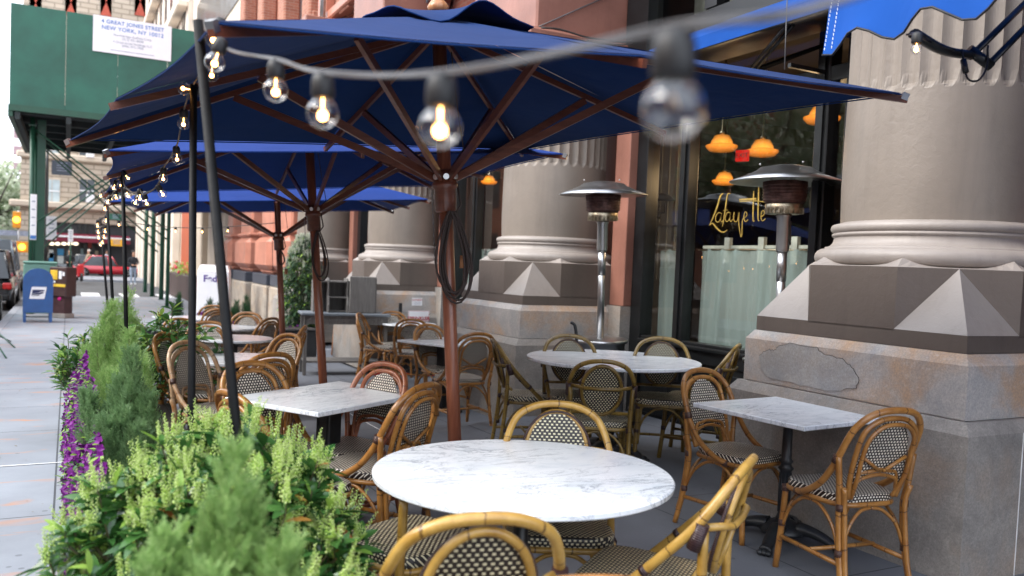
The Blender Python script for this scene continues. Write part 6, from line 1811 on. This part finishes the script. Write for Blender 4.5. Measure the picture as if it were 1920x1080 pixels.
s3 = block('beige_row_building', 'pale stone building with tall dark doorways along the far pavement', 42, 68, 4.7, M['cream'], 26)
m = MB(); k = 0; y = 42.8
while y < 67: m.box(4.3, 4.698, y, y+.8, -.6, 4.9, bev=.06); y += 2.6
rp(m, 'stone_column', M['cream'], s3)
m = MB(); y = 43.9
while y < 66: m.box(4.66, 4.699, y, y+1.1, -.5, 4.2); y += 2.6
rp(m, 'doorway', M['darkglass'], s3)
m = MB()
for k in range(5):
    y = 43
    while y < 66: m.box(4.66, 4.699, y, y+1.2, 7+k*3.8, 9.4+k*3.8); y += 3
rp(m, 'upper_window', M['darkglass'], s3)
m = MB()
for k in range(6): m.box(4.2, 4.695, 42.01, 67.9, 5.2+k*3.8, 5.5+k*3.8, bev=.05)
rp(m, 'cornice', M['cream'], s3)
# flowers in the orange shop's box
m = MB(); lf = MB(); rnd = random.Random(8)
for i in range(240):
    y = rnd.uniform(35.0, 40.8); p_ = Vector((rnd.uniform(3.95, 4.4), y, .55+rnd.random()*.5)); add_leaf(lf, p_, rv(rnd, 1)+Vector((0, 0, 1)), .14, .05, .2, 0, .2, rnd)
    if i % 30 == 0: m.ball(p_+Vector((0, 0, .1)), .07, 6, 4)
m3 = MB(); m3.box(4.6, 4.899, 27.7, 28.6, -.5, 4.6); rr(m3.build('brown_panel', plain('brown_panel', lin(96, 66, 52), .6)), s2)
fb = thing('window_box_flowers', 'pink and red flowers above the dark counter beyond the green posts', 'flowers', (4.2, 38, .4)); rr(lf.build('leaves', M['pieris_new']), fb); rr(m.build('blossoms', plain('geranium', lin(226, 70, 100), .6)), fb)

# distant: pink tower, trees, across-street facades
r = thing('distant_pink_building', 'hazy pink building far down the street at the left edge', 'building', (on_Y(5, 470, 190).x, 190, 0))
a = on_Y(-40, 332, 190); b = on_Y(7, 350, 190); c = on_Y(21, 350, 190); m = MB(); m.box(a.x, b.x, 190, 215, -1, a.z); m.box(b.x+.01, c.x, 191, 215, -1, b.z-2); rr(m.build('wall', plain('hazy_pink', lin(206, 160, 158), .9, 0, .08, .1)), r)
m = MB()
for k in range(9):
    for j in range(4): m.box(a.x+2+j*3.6, a.x+3.4+j*3.6, 189.9, 189.98, 3+k*3.2, 4.8+k*3.2)
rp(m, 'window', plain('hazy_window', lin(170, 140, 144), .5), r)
def street_tree(label, loc, h, cr, n, seed, leafs=.12, cz=.62, group='street trees'):
    rnd = random.Random(seed); r = thing('street_tree', label, 'tree', loc, 0, group); tr = MB(); lf = MB()
    tr.tube(spline([(0, 0, 0), (.05, .02, h*.3), (-.05, .05, h*.55)], 4), [h*.022]*3+[h*.020]*3+[h*.018]*3, 8); ends = []
    for k in range(9):
        a = 2*PI*k/9+rnd.uniform(-.3, .3); e = Vector((math.cos(a)*cr*.7, math.sin(a)*cr*.7, h*rnd.uniform(.6, .92))); s = Vector((0, 0, h*rnd.uniform(.3, .5))); tr.tube([s, (s+e)/2+rv(rnd, .1*cr*.3), e], [h*.012, h*.008, h*.003], 6); ends.append(e)
    cl = [(rnd.choice(ends)*rnd.uniform(.6, 1.05)+rv(rnd, cr*.28)) for _ in range(26)]
    for i in range(n):
        c_ = rnd.choice(cl); p_ = c_+rv(rnd, cr*.17); p_.z = max(p_.z, h*.3)
        s = leafs*rnd.uniform(.6, 1.3); u = rv(rnd).normalized(); v = u.orthogonal().normalized()*s*.5; u = u*s
        lf.add([p_-u*.5, p_+v, p_+u*.5, p_-v], [(0, 1, 2, 3)])
    tr.build('trunk', M['bark'], r); lf.build('crown', M['treeleaf'], r); return r
street_tree('hazy green tree far down the street by the orange signal', (on_Y(12, 450, 120).x, 120, -.4), 13, 6, 3000, 3, .6)
street_tree('second far tree at the left edge beside the pink building', (on_Y(-18, 450, 105).x, 105, -.4), 12, 5.5, 2500, 4, .6)
street_tree('blossoming street tree mirrored in the restaurant window', (-4.6, 15.2, -.3), 7.0, 2.7, 12000, 5, .13)
af = block('opposite_building', 'brick building across the street, seen only as a reflection', -25, 92, -22, M['brick'], 9); af.location.x = -22
for o in af.children: o.location.x -= 0
m = MB()
for k in range(2):
    for j in range(26): m.box(-14.05, -13.98, -22+j*4.4, -20+j*4.4, 1.2+k*4, 3.6+k*4)
rp(m, 'window', M['darkglass'], af)
m = MB(); m.box(on_Y(-60, 400, 110).x, on_Y(36, 400, 110).x, 110, 111, -1, on_Y(10, 440, 110).z); wt = m.build('site_hoarding', plain('pale_hoarding', lin(214, 216, 220), .7, 0, .2, .2)); tag(wt, 'pale hoarding across the far end of the street behind the parked cars', 'hoarding')

# ---- cars
def car(label, loc, heading, paint_c, L=4.5, Wd=1.8, Hc=1.45, suv=False, group='parked cars'):
    r = thing('parked_car', label, 'car', loc, R(heading), group)
    pm = plain('car_paint_%d' % len(bpy.data.materials), paint_c, .25, .1, .03, 3, 0, coat=1.)
    hb = .78*Hc/1.45 if not suv else .95; g0 = .22; y = L/2
    # stations along the length: (y, bottom, shoulder height, roof height, half width)
    low = [(-y, .45, hb*.80), (-y+.12, .30, hb*.93), (-y+.9, .24, hb), (0, .22, hb*1.0), (y-1.1, .24, hb*.97), (y-.25, .28, hb*.80), (y, .42, hb*.62)]
    vs = []; w = Wd/2
    for k, (yy, b0, t0) in enumerate(low):
        ws = w*(.86 if k in (0, 6) else (.95 if k in (1, 5) else 1.0))
        vs += [(-ws*.94, yy, b0), (-ws, yy, (b0+t0)/2), (-ws*.95, yy, t0), (-ws*.5, yy, t0+.03), (ws*.5, yy, t0+.03), (ws*.95, yy, t0), (ws, yy, (b0+t0)/2), (ws*.94, yy, b0)]
    fs = []
    for i in range(6):
        for k in range(8): fs.append((i*8+k, i*8+(k+1) % 8, (i+1)*8+(k+1) % 8, (i+1)*8+k))
    fs += [tuple(reversed(range(8))), tuple(range(48, 56))]
    m = MB(); m.add(vs, fs, None, 0, True)
    rb = -y+(.12 if suv else .75); roof = [(rb, hb, .92), (rb+(.18 if suv else .55), Hc, .74), (.25, Hc+.01, .76), (y-1.25-.4, hb+.02, .90)]
    def R_(k): yy, z, f = roof[k]; return [(-w*f, yy, z), (w*f, yy, z)]
    rv_ = R_(1)+R_(2); m.add([rv_[0], rv_[1], rv_[3], rv_[2]]+[(p_[0]*.96, p_[1], p_[2]+.05) for p_ in (rv_[0], rv_[1], rv_[3], rv_[2])], [(4, 5, 6, 7), (0, 1, 5, 4), (1, 2, 6, 5), (2, 3, 7, 6), (3, 0, 4, 7)], None, 0, True)
    m.build('body', pm, r)
    m = MB(); q = [R_(k) for k in range(4)]; a, b, c, d = q
    m.add([a[0], a[1], b[1], b[0]], [(0, 1, 2, 3)]); m.add([c[0], c[1], d[1], d[0]], [(0, 1, 2, 3)])
    m.add([a[0], b[0], c[0], d[0]], [(0, 1, 2, 3)]); m.add([a[1], d[1], c[1], b[1]], [(0, 1, 2, 3)]); m.build('windows', M['darkglass'], r)
    m = MB()
    for sx in (-1, 1):
        m.tube([(sx*a[1][0], a[0][1], a[0][2]), (sx*b[1][0], b[0][1], b[0][2])], .035, 6); m.tube([(sx*c[1][0], c[0][1], c[0][2]), (sx*d[1][0], d[0][1], d[0][2])], .035, 6); m.tube([(sx*w*.9, .1, hb), (sx*w*.75, .0, Hc)], .035, 6)
    m.build('pillars', pm, r)
    for sx in (-1, 1):
        for yy in (-y+.85, y-.85):
            T = Matrix.Translation((sx*(w-.10), yy, .33)) @ Matrix.Rotation(PI/2, 4, 'Y')
            m = MB(); m.lathe([(.20, -.11), (.31, -.11), (.335, -.08), (.335, .08), (.31, .11), (.20, .11)], 24, M=T); wh = m.build('wheel', M['black_plastic'], r)
            m = MB(); m.lathe([(.205, -.10), (.205, .10)], 20, M=T)
            for k in range(5): m.box(-.03, .03, .02, .2, sx*.10-.01, sx*.10+.012, M=T @ Matrix.Rotation(k*2*PI/5, 4, 'Z'))
            m.build('rim', M['steel_dull'], wh)
        m = MB(); m.box(sx*w*.86-.14, sx*w*.86+.10, -y-.02, -y+.16, hb*.66, hb*.86, bev=.03); m.build('tail_light', plain('tail_red_%d' % len(bpy.data.materials), (.5, .01, .01, 1), .2), r)
        m = MB(); m.box(sx*w*.78-.14, sx*w*.78+.12, y-.16, y+.01, hb*.58, hb*.72, bev=.03); m.build('headlight', M['white'], r)
    m = MB(); m.box(-.26, .26, -y-.03, -y-.005, hb*.55, hb*.55+.13); m.build('number_plate', M['white'], r)
    m = MB(); m.box(-w*.9, w*.9, -y-.06, -y+.10, .30, .48, bev=.04); m.build('bumper', M['black_plastic'], r)
    return r
car('pale silver parked car cut off by the left edge', (-2.42, 23.6, gz(30)-.13), 0, lin(170, 172, 168), 4.6, 1.85, 1.5)
car('black parked sport utility car with red tail lights behind the silver car', (-2.38, 31.2, gz(30)-.13), 0, (.012, .013, .015, 1), 4.7, 1.9, 1.72, True)
car('dark van-like car farther up the kerb behind the black one', (-2.7, 40, gz(30)-.13), 0, lin(90, 104, 116), 5.0, 2.0, 2.1, True)
p = on_Y(203, 498, 64); car('red car passing on the cross street behind the black poles', (p.x, 66, gz(60)-.13), -90, (.50, .012, .03, 1), 4.6, 1.85, 1.45, group='cars on the cross street')
p = on_Y(150, 498, 68); car('dark car on the cross street in front of the shop windows', (p.x, 69.5, gz(60)-.13), 90, (.02, .025, .03, 1), 4.6, 1.85, 1.45, group='cars on the cross street')
# ---- metal barrier at the left edge
m = MB(); 
for (a, b) in (((0, 622), (28, 652)), ((0, 640), (12, 672)), ((0, 632), (20, 640))):
    m.tube([on_h(a[0]-14, a[1]-8, .25), on_h(b[0], b[1], .0)], .012, 6)
tag(m.build('metal_rack', M['green_steel']), 'thin dark metal legs poking in at the left edge of the pavement', 'rack')

# ---- people
def person(label, loc, heading, top, bottom, hair, pose='walk', Hh=1.75, shoe=(.3, .3, .3, 1), seed=0):
    r = thing('person', label, 'person', loc, R(heading)); k = Hh/1.75
    V = {'pel': (0, 0, .95, .13), 'chest': (0, .01, 1.25, .155), 'neck': (0, .01, 1.47, .055), 'chin': (0, .03, 1.55, .065), 'head': (0, .035, 1.65, .092), 'crown': (0, .02, 1.72, .06),
         'nose': (0, .12, 1.63, .018)}
    st = .22 if pose == 'walk' else .04
    for s, n in ((-1, 'l'), (1, 'r')):
        f = s*st
        V['hip'+n] = (s*.09, 0, .90, .10); V['knee'+n] = (s*.10, f*.5+.03, .50, .062); V['ank'+n] = (s*.10, f, .09, .042); V['toe'+n] = (s*.11, f+.16, .04, .035)
        V['sh'+n] = (s*.17, 0, 1.41, .062)
        if pose == 'hands': V['el'+n] = (s*.24, .02, 1.14, .045); V['wr'+n] = (s*.10, .20, 1.03, .034); V['ha'+n] = (s*.03, .25, 1.02, .036)
        else: V['el'+n] = (s*.25, -f*.3, 1.13, .045); V['wr'+n] = (s*.25, -f*.5+.08, .90, .034); V['ha'+n] = (s*.25, -f*.5+.11, .81, .036)
    E = [('pel', 'chest'), ('chest', 'neck'), ('neck', 'chin'), ('chin', 'head'), ('head', 'crown'), ('head', 'nose')]
    for n in 'lr': E += [('pel', 'hip'+n), ('hip'+n, 'knee'+n), ('knee'+n, 'ank'+n), ('ank'+n, 'toe'+n), ('chest', 'sh'+n), ('sh'+n, 'el'+n), ('el'+n, 'wr'+n), ('wr'+n, 'ha'+n)]
    names = list(V); me = bpy.data.meshes.new('body'); me.from_pydata([tuple(c*k for c in V[n][:3]) for n in names], [(names.index(a), names.index(b)) for a, b in E], [])
    o = bpy.data.objects.new('body', me); col.objects.link(o)
    md = o.modifiers.new('skin', 'SKIN'); sv = me.skin_vertices[0].data
    for i, n in enumerate(names): sv[i].radius = (V[n][3]*k*(1.25 if n in ('chest', 'pel') else 1), V[n][3]*k*(.85 if n in ('chest', 'pel') else 1)); sv[i].use_root = (n == 'pel')
    o.modifiers.new('sub', 'SUBSURF').levels = 2
    dg = bpy.context.evaluated_depsgraph_get(); me2 = bpy.data.meshes.new_from_object(o.evaluated_get(dg)); bpy.data.objects.remove(o)
    me2.name = 'body'; me2.materials.clear()
    for c in (M['skin'], plain('top_%d' % seed, top, .8), plain('trousers_%d' % seed, bottom, .8), plain('shoes_%d' % seed, shoe, .7)): me2.materials.append(c)
    for f in me2.polygons:
        c = f.center; z = c.z/k; arm = abs(c.x/k) > .19 and z < 1.0
        hand = (pose == 'hands' and c.y/k > .20 and .9 < z < 1.15) or (pose != 'hands' and abs(c.x/k) > .20 and z < .90)
        f.material_index = 0 if (z > 1.47 or hand) else (1 if (z > .90 or (abs(c.x/k) > .2 and z > .85)) else (3 if z < .09 else 2)); f.use_smooth = True
    b = bpy.data.objects.new('body', me2); col.objects.link(b); b.parent = r
    m = MB(); m.ball((0, .005*k, 1.70*k), .105*k, 12, 8, sc=(.95, 1.08, .85)); h_ = m.build('hair', plain('hair_%d' % seed, hair, .7), r); h_.location = (0, -.018*k, .015*k)
    return r
def ppl(px, foot, Y=None): return on_h(px, foot, 0)
person('man in a dark jacket and pale trousers walking with hands together beyond the hedge', ppl(249, 534), 190, (.018, .02, .026, 1), lin(150, 165, 185), (.02, .015, .012, 1), 'hands', 1.78, lin(220, 220, 220), 1)
person('person in black standing behind the newspaper box on the far pavement', ppl(130, 527), 170, (.012, .012, .015, 1), (.02, .02, .025, 1), (.015, .012, .01, 1), 'hands', 1.72, (.05, .05, .05, 1), 2)
person('person with pale hair in a beige coat crossing near the red car', ppl(166, 514), 60, lin(196, 178, 150), lin(50, 70, 110), lin(226, 220, 210), 'walk', 1.72, (.1, .1, .1, 1), 3)
person('person in light blue jeans glimpsed between the black poles', ppl(199, 512), 200, lin(190, 190, 200), lin(130, 160, 200), (.03, .02, .02, 1), 'walk', 1.75, (.2, .2, .2, 1), 4)
p = on_h(139, 527, 0); r = thing('scooter', 'red scooter parked beside the person in black', 'scooter', (p.x+.25, p.y, gz(p.y)), R(10))
redm = plain('scooter_red', (.6, .02, .03, 1), .3, 0, .05, 3, 0, coat=.5)
m = MB(); m.box(-.16, .16, -.45, -.2, .25, .95, bev=.06); m.box(-.15, .15, -.2, .35, .22, .34, bev=.05); m.box(-.17, .17, .3, .85, .35, .78, bev=.08); m.build('fairing', redm, r)
m = MB(); m.box(-.15, .15, .25, .85, .79, .88, bev=.04); m.build('seat', M['black_plastic'], r)
m = MB(); m.tube([(-.32, -.35, 1.05), (.32, -.35, 1.05)], .02, 8); m.tube([(0, -.4, .9), (0, -.35, 1.06)], .025, 8); m.build('handlebar', M['iron'], r)
for yy in (-.55, .65):
    m = MB(); m.lathe([(.12, -.05), (.22, -.05), (.24, 0), (.22, .05), (.12, .05)], 20, M=Matrix.Translation((0, yy, .24)) @ Matrix.Rotation(PI/2, 4, 'Y')); m.build('wheel', M['black_plastic'], r)

# ================================================================== light, sky, camera
w = bpy.data.worlds.new('World'); scene.world = w; w.use_nodes = True; nt = w.node_tree; nt.nodes.clear()
out = nt.nodes.new('ShaderNodeOutputWorld'); bg = nt.nodes.new('ShaderNodeBackground'); sky = nt.nodes.new('ShaderNodeTexSky'); sky.sky_type = 'NISHITA'; sky.sun_disc = False
SD = Vector((1.0, -.14, -.82)).normalized()
elev = math.asin(-SD.z); sky.sun_elevation = elev; sky.sun_rotation = math.atan2(-SD.x, -SD.y)
sky.dust_density = 3.5; sky.air_density = 1.2; sky.ozone_density = 1.5
tc = nt.nodes.new('ShaderNodeTexCoord'); no = nt.nodes.new('ShaderNodeTexNoise'); no.inputs['Scale'].default_value = 2.2; no.inputs['Detail'].default_value = 6; nt.links.new(tc.outputs['Generated'], no.inputs['Vector'])
rp = nt.nodes.new('ShaderNodeValToRGB'); rp.color_ramp.elements[0].position = .25; rp.color_ramp.elements[0].color = (.62, .62, .62, 1); rp.color_ramp.elements[1].position = .6; rp.color_ramp.elements[1].color = (.95, .95, .95, 1); nt.links.new(no.outputs['Fac'], rp.inputs[0])
mx = nt.nodes.new('ShaderNodeMix'); mx.data_type = 'RGBA'; nt.links.new(rp.outputs[0], mx.inputs[0]); nt.links.new(sky.outputs[0], mx.inputs[6]); mx.inputs[7].default_value = (9.0, 9.6, 10.6, 1)
nt.links.new(mx.outputs[2], bg.inputs['Color']); bg.inputs['Strength'].default_value = .15; nt.links.new(bg.outputs[0], out.inputs['Surface'])
sl = bpy.data.lights.new('sun', 'SUN'); sl.energy = 1.7; sl.angle = R(34); sl.color = (1, .95, .88); so = bpy.data.objects.new('sun', sl); col.objects.link(so)
so.rotation_euler = SD.to_track_quat('-Z', 'Y').to_euler(); so.location = (0, 0, 20)
cam = bpy.data.cameras.new('camera'); co = bpy.data.objects.new('camera', cam); col.objects.link(co); scene.camera = co
Mc = Matrix((RV, UV_, -FW)).transposed().to_4x4(); Mc.translation = Vector((0, 0, H)); co.matrix_world = Mc
cam.sensor_width = 36; cam.sensor_fit = 'HORIZONTAL'; cam.lens = F/1920*36
cam.shift_x = 0; cam.shift_y = (CY-540)/1920
cam.clip_start = .05; cam.clip_end = 2000
cam.dof.use_dof = True; cam.dof.focus_distance = 4.4; cam.dof.aperture_fstop = 2.6
scene.view_settings.view_transform = 'Standard'; scene.view_settings.look = 'None'; scene.view_settings.exposure = 1.15; scene.view_settings.gamma = 1
scene.render.engine = 'CYCLES'
scene.cycles.transparent_max_bounces = 24; scene.cycles.max_bounces = 8

# ================================================================== make every separate piece an object of its own
KEEP = {'leaves', 'flower_buds', 'flower_spikes', 'stems', 'foliage', 'blossoms', 'crown', 'trunk', 'lettering', 'heading', 'cord', 'chain', 'stitching', 'fluting', 'cloth', 'small_print', 'faint_print',
        'worn_lettering', 'gold_lettering', 'eagle_emblem', 'body', 'rope_coil', 'canopy', 'vent_flap', 'seat', 'tabletop', 'window', 'socket', 'bulb', 'filament', 'border', 'emblem_panel', 'outer_hoop'}
cache = {}
def split_mesh(me, base):
    if me.name in cache: return cache[me.name]
    q = MB(); q.v = [tuple(v.co) for v in me.vertices]; ul = me.uv_layers.active
    for p in me.polygons:
        q.f.append(tuple(p.vertices)); q.mi.append(p.material_index); q.sm.append(p.use_smooth)
        q.uv.append([tuple(ul.data[i].uv) for i in p.loop_indices] if ul else None)
    before = set(bpy.data.objects.keys()); os_ = q.parts(base, [m for m in me.materials], None, .002)
    r = [o.data for o in os_] if 1 < len(os_) <= 40 else None
    for o in os_: bpy.data.objects.remove(o)
    cache[me.name] = r; return r
for o in list(bpy.data.objects):
    if o.type != 'MESH' or o.parent is None or o.children: continue
    base = o.name.split('.')[0]
    if base in KEEP or len(o.data.vertices) > 9000: continue
    r = split_mesh(o.data, base)
    if r:
        for me in r[1:]:
            c = o.copy(); c.data = me; col.objects.link(c)
        o.data = r[0]
